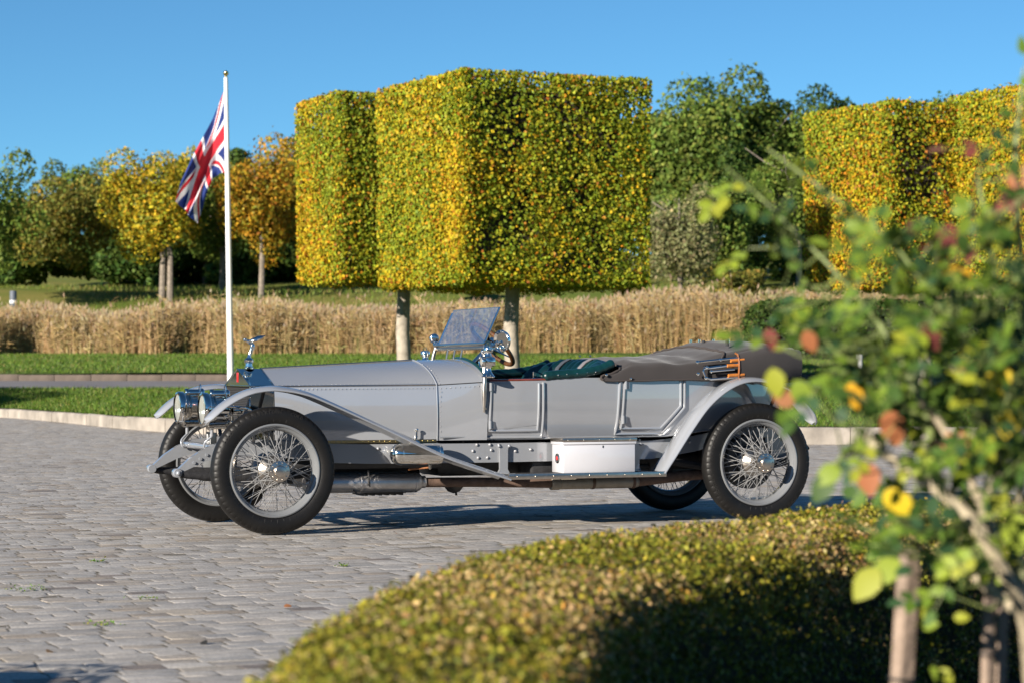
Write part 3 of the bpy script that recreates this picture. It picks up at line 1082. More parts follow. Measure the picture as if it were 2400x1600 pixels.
# ------------------------------------------------------------------ box hedge in the foreground
HH = 0.60
OUT = np.array([(-0.50, 2.6), (-0.50, 3.6), (-0.50, 4.5), (-0.54, 5.4), (-0.44, 6.3), (-0.33, 7.0), (-0.08, 7.85), (0.24, 8.6), (0.78, 9.45), (1.62, 10.35), (2.45, 11.05), (3.6, 11.8), (5.0, 12.5)])
INN = np.array([(0.14, 2.6), (0.14, 3.6), (0.15, 4.5), (0.19, 5.3), (0.27, 6.0), (0.38, 6.55), (0.58, 7.05), (0.86, 7.6), (1.30, 8.3), (2.05, 9.15), (2.85, 9.85), (4.0, 10.6), (5.4, 11.3)])


def resample(A, m):
    d = np.concatenate([[0], np.cumsum(np.linalg.norm(np.diff(A, axis=0), axis=1))])
    t = np.linspace(0, d[-1], m)
    for _ in range(1):
        X = np.interp(t, d, A[:, 0])
        Y = np.interp(t, d, A[:, 1])
    for _ in range(3):
        X[1:-1] = (X[:-2] + 2 * X[1:-1] + X[2:]) / 4
        Y[1:-1] = (Y[:-2] + 2 * Y[1:-1] + Y[2:]) / 4
    return np.stack([X, Y], 1)


# parameter of both rails follows the corresponding vertices
tv = np.linspace(0, 1, len(OUT))
ts = np.linspace(0, 1, 90)
rail_o = np.stack([np.interp(ts, tv, OUT[:, 0]), np.interp(ts, tv, OUT[:, 1])], 1)
rail_i = np.stack([np.interp(ts, tv, INN[:, 0]), np.interp(ts, tv, INN[:, 1])], 1)
for rl in (rail_o, rail_i):
    for _ in range(14):
        rl[1:-1] = (rl[:-2] + 2 * rl[1:-1] + rl[2:]) / 4
# cross-section in (s across 0..1, z), outer foot -> top -> inner foot, with rounded shoulders
CS = [(0.03, 0.0), (0.0, 0.2), (0.0, 0.42), (0.03, 0.52), (0.11, 0.585), (0.25, 0.605), (0.5, 0.61), (0.75, 0.605), (0.89, 0.585), (0.97, 0.52), (1.0, 0.42), (1.0, 0.2), (0.97, 0.0)]
CS = np.array(CS)


def hedge_pt(i, s, z):
    return rail_o[i] * (1 - s) + rail_i[i] * s, z


def cross_sections(shrink):
    secs = []
    for i in range(len(ts)):
        sec = []
        for s, z in CS:
            s2 = s + (0.5 - s) * shrink * 0.35 / max(0.35, 0.5)
            q = rail_o[i] * (1 - s2) + rail_i[i] * s2
            sec.append((q[0], q[1], max(0.0, z - shrink * 0.055 if z > 0.1 else z)))
        secs.append(sec)
    return secs


hedge = empty('box_hedge', (1.0, 8.0, 0))
tag(hedge, 'low curving box hedge with brown-tipped leaves in the foreground', 'hedge')
off = np.array([1.0, 8.0, 0.0])
gc = G()
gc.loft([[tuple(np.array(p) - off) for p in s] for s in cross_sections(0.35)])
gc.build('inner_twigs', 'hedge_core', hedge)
secs = np.array(cross_sections(0.0))            # (ns, nc, 3)
A, B, C_, D_ = secs[:-1, :-1], secs[1:, :-1], secs[1:, 1:], secs[:-1, 1:]
ar = np.linalg.norm(np.cross(B - A, D_ - A), axis=-1).ravel()
nrm = unit(np.cross(D_ - A, B - A)).reshape(-1, 3)
mid = ((A + B + C_ + D_) / 4).reshape(-1, 3)
ctrl = (rail_o + rail_i) / 2
cm = np.repeat(np.concatenate([ctrl, np.full((len(ctrl), 1), 0.3)], 1)[:-1], len(CS) - 1, axis=0)
flip = np.sum(nrm * (mid - cm), 1) < 0
nrm[flip] *= -1
vis_w = ar.copy()
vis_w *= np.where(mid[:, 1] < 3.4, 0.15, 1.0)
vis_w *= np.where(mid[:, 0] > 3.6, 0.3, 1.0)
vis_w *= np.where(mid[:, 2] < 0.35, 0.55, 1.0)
NL = 210000
idx = rng.choice(len(ar), NL, p=vis_w / vis_w.sum())
u, v = rng.uniform(0, 1, (2, NL, 1))
Af, Bf, Cf, Df = (q.reshape(-1, 3)[idx] for q in (A, B, C_, D_))
P = Af * (1 - u) * (1 - v) + Bf * u * (1 - v) + Cf * u * v + Df * (1 - u) * v
Nn = nrm[idx]
lump = (vnoise(P, 2.6, 3) - 0.5) * 0.05 + (vnoise(P, 9.0, 5) - 0.5) * 0.035
P = P + Nn * (lump + rng.normal(-0.012, 0.014, NL))[:, None]
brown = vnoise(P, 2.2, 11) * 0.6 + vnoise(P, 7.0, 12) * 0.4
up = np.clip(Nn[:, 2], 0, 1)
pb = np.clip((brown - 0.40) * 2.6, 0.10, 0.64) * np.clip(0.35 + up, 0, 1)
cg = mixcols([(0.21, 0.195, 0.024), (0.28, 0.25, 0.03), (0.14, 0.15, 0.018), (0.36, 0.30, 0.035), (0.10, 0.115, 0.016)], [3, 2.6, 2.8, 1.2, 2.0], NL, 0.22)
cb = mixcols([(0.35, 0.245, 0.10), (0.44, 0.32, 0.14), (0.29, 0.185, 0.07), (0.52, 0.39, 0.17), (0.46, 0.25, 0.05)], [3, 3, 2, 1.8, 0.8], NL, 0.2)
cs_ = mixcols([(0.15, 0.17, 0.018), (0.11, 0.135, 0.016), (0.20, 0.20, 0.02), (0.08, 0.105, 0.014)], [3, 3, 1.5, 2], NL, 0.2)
cg = np.where((up < 0.25)[:, None], cs_, cg)  # side leaves lack yellow tips and take darker greens, deepening the shaded side
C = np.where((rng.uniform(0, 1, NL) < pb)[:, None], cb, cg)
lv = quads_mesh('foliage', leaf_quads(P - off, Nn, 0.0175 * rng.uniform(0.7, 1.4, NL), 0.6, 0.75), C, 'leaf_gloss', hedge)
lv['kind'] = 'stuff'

# the matching hedge on the other side of the drive, out of view, throws the shade in the lower left corner
hl = empty('box_hedge', (-4.2, 7.0, 0))
tag(hl, 'low box hedge out of view at left whose shade reaches the corner', 'hedge')
P, N = box_shell(9000, -6.5, -3.05, 4.0, 7.9, 0.0, 0.85, 0.2, 9)
lv = quads_mesh('foliage', leaf_quads(P - np.array([-4.2, 7.0, 0]), N, 0.045, 0.6, 0.6), mixcols([(0.19, 0.20, 0.025), (0.12, 0.15, 0.018), (0.34, 0.21, 0.12)], [3, 3, 2], len(P)), 'leaf_gloss', hl)
lv['kind'] = 'stuff'
G().box(-2.2, 1.06, -2.9, 0.8, 0, 0.78, 0.12).build('inner_twigs', 'hedge_core', hl)
# ------------------------------------------------------------------ the car: x runs rearwards, near side is -y, front axle at x = 0
CAR_RZ = 0.3871
car = empty('vintage_car', (-1.9413, 17.4855, 0.0), CAR_RZ)
tag(car, 'long grey open vintage tourer with wire wheels parked on the setts', 'car')
WB = 3.777
TR = 0.741


def lerp(x, xs_, ys_):
    return float(np.interp(x, xs_, ys_))


def smooth_path(pts, m=40):
    """Catmull-Rom through points"""
    P = [np.array(p, float) for p in pts]
    P = [2 * P[0] - P[1]] + P + [2 * P[-1] - P[-2]]
    out = []
    k = max(2, m // (len(P) - 3))
    for i in range(1, len(P) - 2):
        for j in range(k):
            t_ = j / k
            a, b, c, d = P[i - 1], P[i], P[i + 1], P[i + 2]
            out.append(0.5 * ((2 * b) + (-a + c) * t_ + (2 * a - 5 * b + 4 * c - d) * t_ ** 2 + (-a + 3 * b - 3 * c + d) * t_ ** 3))
    out.append(P[-2])
    return [tuple(q) for q in out]


# ---- wheels
def text_mesh_points(s, size):
    cu = bpy.data.curves.new('t', 'FONT')
    cu.body = s
    cu.size = size
    cu.extrude = 0.002
    cu.resolution_u = 2
    ob = bpy.data.objects.new('t', cu)
    COL.objects.link(ob)
    bpy.context.view_layer.update()
    dg = bpy.context.evaluated_depsgraph_get()
    me = bpy.data.meshes.new_from_object(ob.evaluated_get(dg))
    v = [tuple(q.co) for q in me.vertices]
    f = [tuple(p.vertices) for p in me.polygons]
    bpy.data.objects.remove(ob)
    bpy.data.meshes.remove(me)
    bpy.data.curves.remove(cu)
    return v, f


LET = {}
for ch in set('GOODRICHSILVERTOWNCORD'):
    LET[ch] = text_mesh_points(ch, 0.030)


def make_wheel(name_parent, x, side, rear):
    """side -1: near side of the car. Built with the outer face towards -y, mirrored for the far side."""
    wh = empty('wheel', (x, side * TR, 0.4475), parent=car)
    R = 0.4475
    flip = 1 if side < 0 else -1

    def B(g, name, m, angle=38):
        if flip < 0:
            g = g.mirrored()
        return g.build(name, m, wh, angle=angle)

    # tyre: bulging section, scalloped shoulder blocks
    prof = [(0.322, -0.050), (0.335, -0.060), (0.360, -0.068), (0.385, -0.0685), (0.405, -0.066), (0.418, -0.060), (0.4255, -0.0545), (0.4335, -0.048), (0.4365, -0.042),
            (0.441, -0.030), (0.4445, -0.015), (0.4455, 0.0)]
    prof = prof + [(r, -y) for r, y in prof[-2::-1]]
    n = 300
    g = G()
    vs, fs = [], []
    npf = len(prof)
    for k in range(n):
        a = 2 * math.pi * k / n
        blk = 0 if k % 5 == 0 else 1
        for i, (r, y) in enumerate(prof):
            sh = 4 <= i <= 8 or npf - 9 <= i <= npf - 5
            if sh and i not in (4, npf - 5):
                left = i < npf / 2
                on = blk if left else (0 if (k + 2) % 5 == 0 else 1)
                r2, y2 = (r + 0.0006, y * 1.008) if on else (r - 0.0018, y * 0.982)
            else:
                r2, y2 = r, y
            vs.append((r2 * math.cos(a), y2, r2 * math.sin(a)))
    for k in range(n):
        l = (k + 1) % n
        for i in range(npf - 1):
            fs.append((k * npf + i, k * npf + i + 1, l * npf + i + 1, l * npf + i))
    g.add(vs, fs)
    # a flat contact patch
    g.v = [(x_, y_ * (1.02 if z_ < -R + 0.012 else 1), max(z_, -R + 0.003)) for x_, y_, z_ in g.v]
    B(g, 'tyre', 'tyre', 30)
    # moulded letters on the side wall and fine radial ribs above the rim
    g = G()
    words = ((2.66, 'GOODRICH'), (2.06, 'SILVERTOWN'), (1.30, 'CORD')) if not rear else ((3.75, 'GOODRICH'), (3.10, 'SILVERTOWN'), (2.40, 'CORD'), (0.6, 'GOODRICH'), (0.0, 'SILVERTOWN'), (-0.7, 'CORD'))
    for a0, wd in words:
        for i, ch in enumerate(wd):
            v, f = LET[ch]
            a = a0 - i * 0.060
            # letter plane: right = tangent (clockwise seen from outside), up = radial
            rad = Vector((math.cos(a), 0, math.sin(a)))
            tan = Vector((math.sin(a), 0, -math.cos(a)))
            o_ = rad * 0.398 + Vector((0, -0.0675, 0))
            up_ = (rad + Vector((0, 0.14, 0))).normalized()
            g.add([tuple(o_ + tan * p[0] + up_ * p[1] + Vector((0, -p[2] * 0.8, 0))) for p in v], f)
    ll = B(g, 'lettering', 'tyre_letter')
    g = G()
    for k in range(48):
        a = 2 * math.pi * (k + 0.3) / 48
        r1 = 0.352 if k % 2 else 0.364
        c_, s_ = math.cos(a), math.sin(a)
        g.tube([(0.340 * c_, -0.0632, 0.340 * s_), (r1 * c_, -0.0678, r1 * s_)], 0.0011, 4)
    B(g, 'sidewall_ribs', 'tyre_letter')
    # rim
    rim = [(0.322, -0.050), (0.327, -0.056), (0.325, -0.063), (0.317, -0.066), (0.309, -0.062), (0.305, -0.052), (0.296, -0.045), (0.290, -0.041), (0.286, -0.034), (0.284, -0.012), (0.279, 0.0)]
    rim = rim + [(r, -y) for r, y in rim[-2::-1]]
    B(G().lathe(rim, axis='y', n=96, cap=False), 'rim', 'paint_rim', 30)
    # valve
    # hub, with outer and inner spoke flanges
    hub = [(0.0, -0.150), (0.058, -0.150), (0.066, -0.140), (0.066, -0.128), (0.046, -0.118), (0.046, -0.04), (0.060, -0.01), (0.098, 0.012), (0.104, 0.02), (0.104, 0.032), (0.09, 0.04), (0.0, 0.04)]
    B(G().lathe(hub, axis='y', n=32), 'hub', 'nickel')
    cap = [(0.0, -0.184), (0.034, -0.184), (0.039, -0.182), (0.042, -0.177), (0.044, -0.168), (0.058, -0.166), (0.072, -0.162), (0.0745, -0.156), (0.0745, -0.150), (0.066, -0.146)]
    g = G().lathe(cap, axis='y', n=40)
    for k in range(10):
        a = 2 * math.pi * k / 10
        g.ball((0.060 * math.cos(a), -0.166, 0.060 * math.sin(a)), 0.0065, 8, 4)
    B(g, 'hub_cap', 'nickel')
    # spokes: three laced rows
    g = G()

    def spoke(r0, y0, y1, a, da, r1=0.282):
        g.tube([(r0 * math.cos(a + da), y0, r0 * math.sin(a + da)), (r1 * math.cos(a), y1, r1 * math.sin(a))], 0.0025, 5, caps=False)

    for k in range(24):
        a = 2 * math.pi * k / 24
        spoke(0.063, -0.134, -0.012, a, 1.05 if k % 2 else -1.05)
    for k in range(24):
        a = 2 * math.pi * (k + 0.5) / 24
        spoke(0.060, -0.128, 0.016, a, 0.45 if k % 2 else -0.45)
    for k in range(28):
        a = 2 * math.pi * (k + 0.25) / 28
        spoke(0.100, 0.026, 0.000, a, 0.85 if k % 2 else -0.85)
    B(g, 'spokes', 'spoke_paint')
    # brake drum / back plate behind the wheel
    if rear:
        g = G().lathe([(0.0, 0.05), (0.105, 0.05), (0.125, 0.062), (0.13, 0.08), (0.2, 0.085), (0.205, 0.10), (0.205, 0.165), (0.19, 0.18), (0.0, 0.18)], axis='y', n=40)
        B(g, 'brake_drum', 'dark_metal')
        B(G().lathe([(0.0, 0.018), (0.06, 0.02), (0.105, 0.034), (0.124, 0.058), (0.124, 0.075), (0.0, 0.075)], axis='y', n=36), 'hub_shell', 'paint_rim')
    else:
        B(G().lathe([(0.0, 0.02), (0.075, 0.022), (0.115, 0.04), (0.128, 0.065), (0.128, 0.11), (0.09, 0.13), (0.0, 0.13)], axis='y', n=36), 'hub_shell', 'paint_rim')
    return wh


mat('spoke_paint', (0.30, 0.30, 0.30), 0.3, 0.3)
for (x_, s_, rear_) in ((0, -1, False), (0, 1, False), (WB, -1, True), (WB, 1, True)):
    w_ = make_wheel('wheel', x_, s_, rear_)
    if not rear_:
        w_.rotation_euler = (0, 0, math.radians(0.6))


# ---- chassis
def rail(side):
    pts = [(-0.585, 0.432), (-0.50, 0.490), (-0.40, 0.545), (-0.28, 0.585), (-0.12, 0.598), (0.15, 0.586), (0.5, 0.55), (0.8, 0.542), (1.7, 0.540), (3.0, 0.545), (3.35, 0.585), (3.75, 0.66), (4.1, 0.66)]
    hts = [0.016, 0.036, 0.046, 0.052, 0.056, 0.06, 0.068, 0.070, 0.070, 0.068, 0.06, 0.05, 0.03]
    secs = []
    for (x, z), h in zip(pts, hts):
        y = side * lerp(x, [-0.6, 0.2, 0.8, 1.7, 3.4, 4.1], [0.39, 0.40, 0.48, 0.545, 0.55, 0.46])
        yi = y - side * 0.05
        secs.append([(x, y, z - h), (x, y, z + h), (x, yi, z + h), (x, yi, z - h)])
    return G().loft(secs, closed=True, cap=True)


for sd_ in (-1, 1):
    r_ = rail(sd_).build('chassis_rail', 'paint_light' if False else 'paint', car, angle=30)
    g = G()
    g.lathe([(0.0, -0.036), (0.028, -0.036), (0.032, -0.03), (0.032, 0.03), (0.028, 0.036), (0.0, 0.036)], c=(-0.588, sd_ * 0.375, 0.425), axis='y', n=18)
    g.ball((-0.588, sd_ * 0.415, 0.425), 0.018, 10, 6)
    for k in range(3):
        g.lathe([(0.0, 0), (0.011, 0), (0.011, 0.012), (0, 0.012)], c=(-0.47 + k * 0.045, sd_ * 0.391, 0.495 + k * 0.027), d=(0, sd_, 0), n=6)
    g.lathe([(0.0, 0), (0.03, 0), (0.03, 0.012), (0.014, 0.016), (0.014, 0.03), (0, 0.03)], c=(-0.27, sd_ * 0.392, 0.585), d=(0, sd_, 0), n=16)
    g.build('spring_shackle', 'paint_light', r_)
    if sd_ < 0:
        g = G()
        for px_, pz_ in ((1.60, .60), (1.70, .60), (1.57, .555), (1.71, .56), (1.61, .505), (1.68, .505), (1.77, .595), (1.90, .55), (2.02, .56), (1.30, .60), (2.80, .62), (2.90, .62), (2.84, .585), (2.92, .585), (3.32, .60), (0.86, .58)):
            g.ball((px_, -lerp(px_, [-0.6, 0.2, 0.8, 1.7, 3.4, 4.1], [0.39, 0.40, 0.48, 0.545, 0.55, 0.46]) - 0.002, pz_), 0.0115, 8, 5)
        g.build('bolts', 'rivet', r_)
    # leaf springs in black gaiters
    g = G()
    pth = smooth_path([(-0.585, sd_ * 0.39, 0.415), (-0.3, sd_ * 0.395, 0.395), (0.0, sd_ * 0.40, 0.385), (0.25, sd_ * 0.40, 0.40), (0.5, sd_ * 0.40, 0.45)], 24)
    g.tube(pth, [lerp(q[0], [-0.585, -0.45, 0.0, 0.45, 0.5], [0.018, 0.030, 0.046, 0.03, 0.02]) * (1 + 0.10 * math.sin(q[0] * 45)) for q in pth], 10)
    g.build('front_spring', 'black_cloth', car)
    g = G()
    pth = smooth_path([(2.95, sd_ * 0.50, 0.50), (3.4, sd_ * 0.50, 0.42), (3.777, sd_ * 0.50, 0.38), (4.2, sd_ * 0.50, 0.45), (4.35, sd_ * 0.50, 0.55)], 24)
    g.tube(pth, [0.03] * len(pth), 8)
    g.build('rear_spring', 'black_cloth', car)
# tie tube between the dumb irons, cross members, axles
g = G()
g.tube([(-0.33, -0.37, 0.60), (-0.33, 0.37, 0.60)], 0.024, 14)
g.build('tie_tube', 'paint_light', car)
g = G()
g.tube([(0, -0.62, 0.44), (0, -0.5, 0.40), (0, -0.3, 0.33), (0, 0.3, 0.33), (0, 0.5, 0.40), (0, 0.62, 0.44)], 0.032, 10)
g.tube([(0.2, -0.55, 0.36), (0.2, 0.55, 0.36)], 0.014, 8)
for s_ in (-1, 1):
    g.tube([(0.0, s_ * 0.60, 0.33), (0.0, s_ * 0.60, 0.55)], 0.03, 10)
    g.tube([(0.0, s_ * 0.59, 0.36), (0.2, s_ * 0.55, 0.36)], 0.018, 8)
g.build('front_axle', 'dark_metal', car)
g = G()
g.tube([(WB, -0.6, 0.4475), (WB, 0.6, 0.4475)], 0.055, 12)
g.lathe([(0.0, -0.17), (0.10, -0.15), (0.15, -0.06), (0.155, 0.06), (0.10, 0.15), (0, 0.17)], c=(WB, 0, 0.44), axis='y', n=20)
g.tube([(WB - 0.1, 0, 0.44), (2.9, 0, 0.46), (1.9, 0, 0.48)], [0.08, 0.05, 0.06], 12)
g.box(3.05, 3.25, -0.42, 0.42, 0.36, 0.52, 0.02)
g.tube([(2.6, -0.36, 0.42), (WB - 0.1, -0.40, 0.40)], 0.022, 8)
g.build('rear_axle', 'dark_metal', car)
# engine, gearbox and under-shield
g = G()
g.box(0.18, 1.42, -0.34, 0.34, 0.42, 0.62, 0.04)
g.box(0.30, 1.2, -0.22, 0.22, 0.30, 0.45, 0.05)
g.box(1.4, 2.1, -0.25, 0.25, 0.36, 0.60, 0.05)
g.box(1.2, 3.6, -0.40, 0.40, 0.58, 0.63, 0.01)
g.lathe([(0, 0), (0.07, 0), (0.075, 0.03), (0.045, 0.07), (0.0, 0.085)], c=(1.55, -0.2, 0.315), d=(0, 0, -1), n=16)
g.box(1.44, 1.66, -0.26, -0.14, 0.29, 0.315, 0.004)
g.tube([(1.56, -0.2, 0.30), (1.57, -0.2, 0.215)], 0.009, 6)
for k in range(6):
    g.box(0.86 + k * 0.055, 0.88 + k * 0.055, -0.2, 0.1, 0.226, 0.25)
g.box(0.84, 1.17, -0.22, 0.12, 0.242, 0.262, 0.004)
g.tube([(0.66, -0.36, 0.36), (0.74, -0.36, 0.25), (0.80, -0.34, 0.24)], 0.007, 6)
g.box(2.05, 2.3, -0.5, -0.2, 0.36, 0.60, 0.02)
g.build('engine_underside', 'dark_metal', car)
# flywheel drum seen below the frame
G().lathe([(0, -0.08), (0.10, -0.08), (0.105, -0.06), (0.105, 0.06), (0, 0.06)], c=(1.28, 0.05, 0.335), axis='x', n=28).build('flywheel_housing', 'dark_metal', car)
# exhaust: alloy silencer, brown pipe, second silencer
g = G()
g.lathe([(0.0, 0.36), (0.05, 0.36), (0.066, 0.40), (0.070, 0.45), (0.070, 1.20), (0.064, 1.235), (0.045, 1.255), (0.045, 1.28)], c=(0, -0.31, 0.326), axis='x', n=28)
for xx in (0.78, 1.20):
    g.lathe([(0.0705, xx - 0.008), (0.0735, xx - 0.006), (0.0735, xx + 0.006), (0.0705, xx + 0.008)], c=(0, -0.31, 0.326), axis='x', n=28, cap=False)
ex_ = g.build('silencer', 'alloy', car)
G().tube([(0.82, -0.385, 0.42), (0.83, -0.392, 0.30)], 0.006, 6).build('bracket', 'dark_metal', ex_)
G().tube([(1.26, -0.31, 0.322), (1.5, -0.32, 0.320), (1.8, -0.36, 0.316), (2.06, -0.44, 0.31), (2.26, -0.45, 0.305)], 0.036, 16).build('exhaust_pipe', 'rust_pipe', car)
g = G()
g.lathe([(0.0, 2.22), (0.046, 2.22), (0.050, 2.225), (0.050, 2.285), (0.044, 2.29), (0.046, 2.31), (0.046, 2.90), (0.04, 2.93), (0.03, 2.94)], c=(0, -0.45, 0.303), axis='x', n=24)
g.build('rear_silencer', 'warm_alloy', car)
g = G()
for xx in (2.56, 2.89):
    g.lathe([(0.046, xx - 0.012), (0.0495, xx - 0.01), (0.0495, xx + 0.01), (0.046, xx + 0.012)], c=(0, -0.45, 0.303), axis='x', n=24, cap=False)
g.tube([(2.92, -0.45, 0.305), (3.3, -0.46, 0.34), (3.7, -0.40, 0.36)], 0.04, 12)
g.build('tail_pipe', 'rust_pipe', car)
# polished fuel cylinder hung on the frame
g = G().lathe([(0.0, 0.905), (0.03, 0.91), (0.056, 0.925), (0.070, 0.945), (0.0755, 0.965), (0.077, 0.985), (0.077, 1.27), (0.074, 1.285), (0.06, 1.292), (0.0, 1.292)], c=(0, -0.620, 0.542), axis='x', n=40)
tk = g.build('vacuum_tank', 'chrome', car)
g = G()
for xx in (0.985, 1.262):
    g.lathe([(0.077, xx - 0.004), (0.079, xx - 0.002), (0.079, xx + 0.002), (0.077, xx + 0.004)], c=(0, -0.620, 0.542), axis='x', n=40, cap=False)
g.build('tank_bands', 'chrome', tk)['kind'] = 'stuff'
G().lathe([(0, 0), (0.012, 0), (0.012, 0.03), (0.006, 0.035), (0, 0.035)], c=(1.2, -0.635, 0.467), d=(0, 0, -1), n=12).build('drain_tap', 'chrome', tk)
G().tube([(1.06, -0.57, 0.43), (1.12, -0.60, 0.437), (1.19, -0.635, 0.444)], 0.007, 8).build('copper_pipe', 'brown_leather', tk)
# steps hangers for the running board
for xx in (1.80, 2.86):
    g = G()
    g.loft([[(xx - w_, -0.572, z_), (xx + w_, -0.572, z_), (xx + w_, -0.548, z_), (xx - w_, -0.548, z_)] for w_, z_ in ((0.05, 0.595), (0.032, 0.57), (0.03, 0.42), (0.05, 0.385))], closed=True, cap=True)
    g.box(xx - 0.03, xx + 0.03, -0.72, -0.46, 0.378, 0.395)
    for q in (-0.04, 0.04):
        g.ball((xx + q, -0.575, 0.59), 0.012, 8, 5)
    g.build('board_hanger', 'paint', car)

# ---- running boards, fenders
def board(side):
    g = G().box(1.755, 2.985, min(side * 0.56, side * 0.82), max(side * 0.56, side * 0.82), 0.372, 0.392, 0.004)
    o_ = g.build('running_board', 'dark_metal', car)
    g = G().box(1.735, 2.99, min(side * 0.817, side * 0.832), max(side * 0.817, side * 0.832), 0.356, 0.396, 0.003)
    for k in range(9):
        g.ball((1.80 + k * 0.142, side * 0.833, 0.377), 0.006, 8, 5)
    g.build('edge_strip', 'nickel', o_)


def blade(name, pts, side, y_in, y_out, crown, material, m=64, tipfront=True, tiprear=True, edge=None):
    """a fender strip: path in (x, z), width from y_in to y_out, gently crowned, rounded at its ends"""
    P = smooth_path([(p[0], 0, p[1]) for p in pts], m)
    P = np.array(P)
    d = np.concatenate([[0], np.cumsum(np.linalg.norm(np.diff(P, axis=0), axis=1))])
    secs = []
    nb = 9
    for i in range(len(P)):
        a, b = P[max(0, i - 1)], P[min(len(P) - 1, i + 1)]
        T = (b - a) / np.linalg.norm(b - a)
        N = np.array([T[2] * -1, 0, T[0]])
        yi = y_in(P[i][0]) if callable(y_in) else y_in
        yo = y_out(P[i][0]) if callable(y_out) else y_out
        k1 = 1.0
        if tipfront:
            k1 = min(k1, math.sqrt(max(0.0, 1 - (1 - min(1, d[i] / 0.12 + 0.02)) ** 2)))
        if tiprear:
            e_ = d[-1] - d[i]
            k1 = min(k1, math.sqrt(max(0.0, 1 - (1 - min(1, e_ / 0.12 + 0.02)) ** 2)))
        yc, hw_ = (yi + yo) / 2, abs(yo - yi) / 2 * k1
        sec = []
        for j in range(nb):
            t_ = j / (nb - 1) * 2 - 1
            off_ = crown * (1 - t_ * t_) - 0.012 * (abs(t_) ** 6)
            q = P[i] + N * off_
            sec.append((q[0], side * (yc + t_ * hw_), q[2]))
        secs.append(sec)
    g = G().loft(secs)
    o_ = g.build(name, material, car, thick=0.007, angle=50)
    if edge:
        g = G()
        g.tube([secs[i][-1] for i in range(len(secs))], 0.0075, 8)
        g.tube([secs[i][0] for i in range(len(secs))], 0.0075, 8)
        g.build('rolled_edge', edge, o_)
    return o_


FF = [(-0.475, 0.795), (-0.38, 0.885), (-0.28, 0.950), (-0.165, 0.998), (-0.035, 1.018), (0.06, 1.014), (0.19, 0.992), (0.35, 0.937), (0.81, 0.735), (1.25, 0.535), (1.755, 0.366)]
RF = [(2.965, 0.385), (3.05, 0.505), (3.19, 0.705), (3.335, 0.885), (3.50, 1.010), (3.66, 1.066), (3.84, 1.058), (4.03, 0.99), (4.18, 0.87), (4.285, 0.735)]
for sd_ in (-1, 1):
    board(sd_)
    blade('front_fender', FF, sd_, lambda x: lerp(x, [-0.5, 0.2, 1.7], [0.63, 0.60, 0.585]), lambda x: lerp(x, [-0.5, 0.2, 1.7], [0.80, 0.835, 0.83]), 0.018, 'paint_light', tiprear=False, edge='paint_light')
    blade('rear_fender', RF, sd_, lambda x: lerp(x, [2.9, 3.5, 4.3], [0.60, 0.625, 0.64]), lambda x: lerp(x, [2.9, 3.5, 4.3], [0.83, 0.85, 0.85]), 0.020, 'paint_light', tipfront=False, edge='paint_light')
    g = G()
    g.tube([(-0.05, sd_ * 0.42, 0.63), (-0.05, sd_ * 0.60, 0.90), (-0.05, sd_ * 0.70, 1.01)], 0.014, 8)
    g.tube([(4.0, sd_ * 0.46, 0.75), (4.0, sd_ * 0.6, 0.90), (3.98, sd_ * 0.72, 1.0)], 0.013, 8)
    g.build('fender_stay', 'dark_metal', car)

# ---- radiator
RX0, RX1, RWD = -0.045, 0.128, 0.338
g = G()
out_ = [(-RWD, 0.56), (-RWD, 1.030), (0, 1.152), (RWD, 1.030), (RWD, 0.56)]
for a_, b_ in zip(out_[:-1], out_[1:]):
    g.add([(RX0, a_[0], a_[1]), (RX0, b_[0], b_[1]), (RX1, b_[0], b_[1]), (RX1, a_[0], a_[1])], [(0, 1, 2, 3)])
# pediment panel and slim front frame
g.add([(RX0, -RWD, 1.030), (RX0, 0, 1.152), (RX0, RWD, 1.030)], [(0, 1, 2)])
for s_ in (-1, 1):
    g.add([(RX0, s_ * RWD, 0.56), (RX0, s_ * RWD, 1.03), (RX0, s_ * (RWD - 0.03), 1.03), (RX0, s_ * (RWD - 0.03), 0.56)], [(0, 1, 2, 3)])
    g.add([(RX0, s_ * (RWD - 0.03), 0.56), (RX0, s_ * (RWD - 0.03), 1.03), (RX0 + 0.03, s_ * (RWD - 0.03), 1.03), (RX0 + 0.03, s_ * (RWD - 0.03), 0.56)], [(0, 1, 2, 3)])
rad = g.build('radiator_shell', 'chrome', car, angle=20)
g = G().tube([(RX0 - 0.002, -RWD, 1.030), (RX0 - 0.002, RWD, 1.030)], 0.005, 6)
for s_ in (-1, 1):
    g.tube([(RX0 - 0.002, s_ * RWD, 1.030), (RX0 - 0.002, 0, 1.152)], 0.004, 6)
    g.tube([(RX1, s_ * RWD, 1.030), (RX1, 0, 1.152)], 0.005, 6)
    g.tube([(RX0, s_ * RWD, 1.030), (RX1, s_ * RWD, 1.030)], 0.004, 6)
g.build('shell_beading', 'chrome', rad)
m_ = mat('core', (0.10, 0.095, 0.09), 0.45, 0.6)
nt = m_.node_tree
wv_ = nt.nodes.new('ShaderNodeTexWave')
wv_.bands_direction = 'Z'
wv_.inputs['Scale'].default_value = 26
tc_ = nt.nodes.new('ShaderNodeTexCoord')
bp_ = nt.nodes.new('ShaderNodeBump')
bp_.inputs['Strength'].default_value = 1.0
bp_.inputs['Distance'].default_value = 0.01
nt.links.new(tc_.outputs['Object'], wv_.inputs['Vector'])
nt.links.new(wv_.outputs['Fac'], bp_.inputs['Height'])
nt.links.new(bp_.outputs['Normal'], nt.nodes['Principled BSDF'].inputs['Normal'])
G().box(RX0 + 0.012, RX0 + 0.05, -RWD + 0.03, RWD - 0.03, 0.57, 1.028).build('radiator_core', 'core', rad)
G().box(RX0 - 0.004, RX0 + 0.003, -0.016, 0.016, 1.055, 1.125, 0.002).build('badge', 'red_badge', rad)
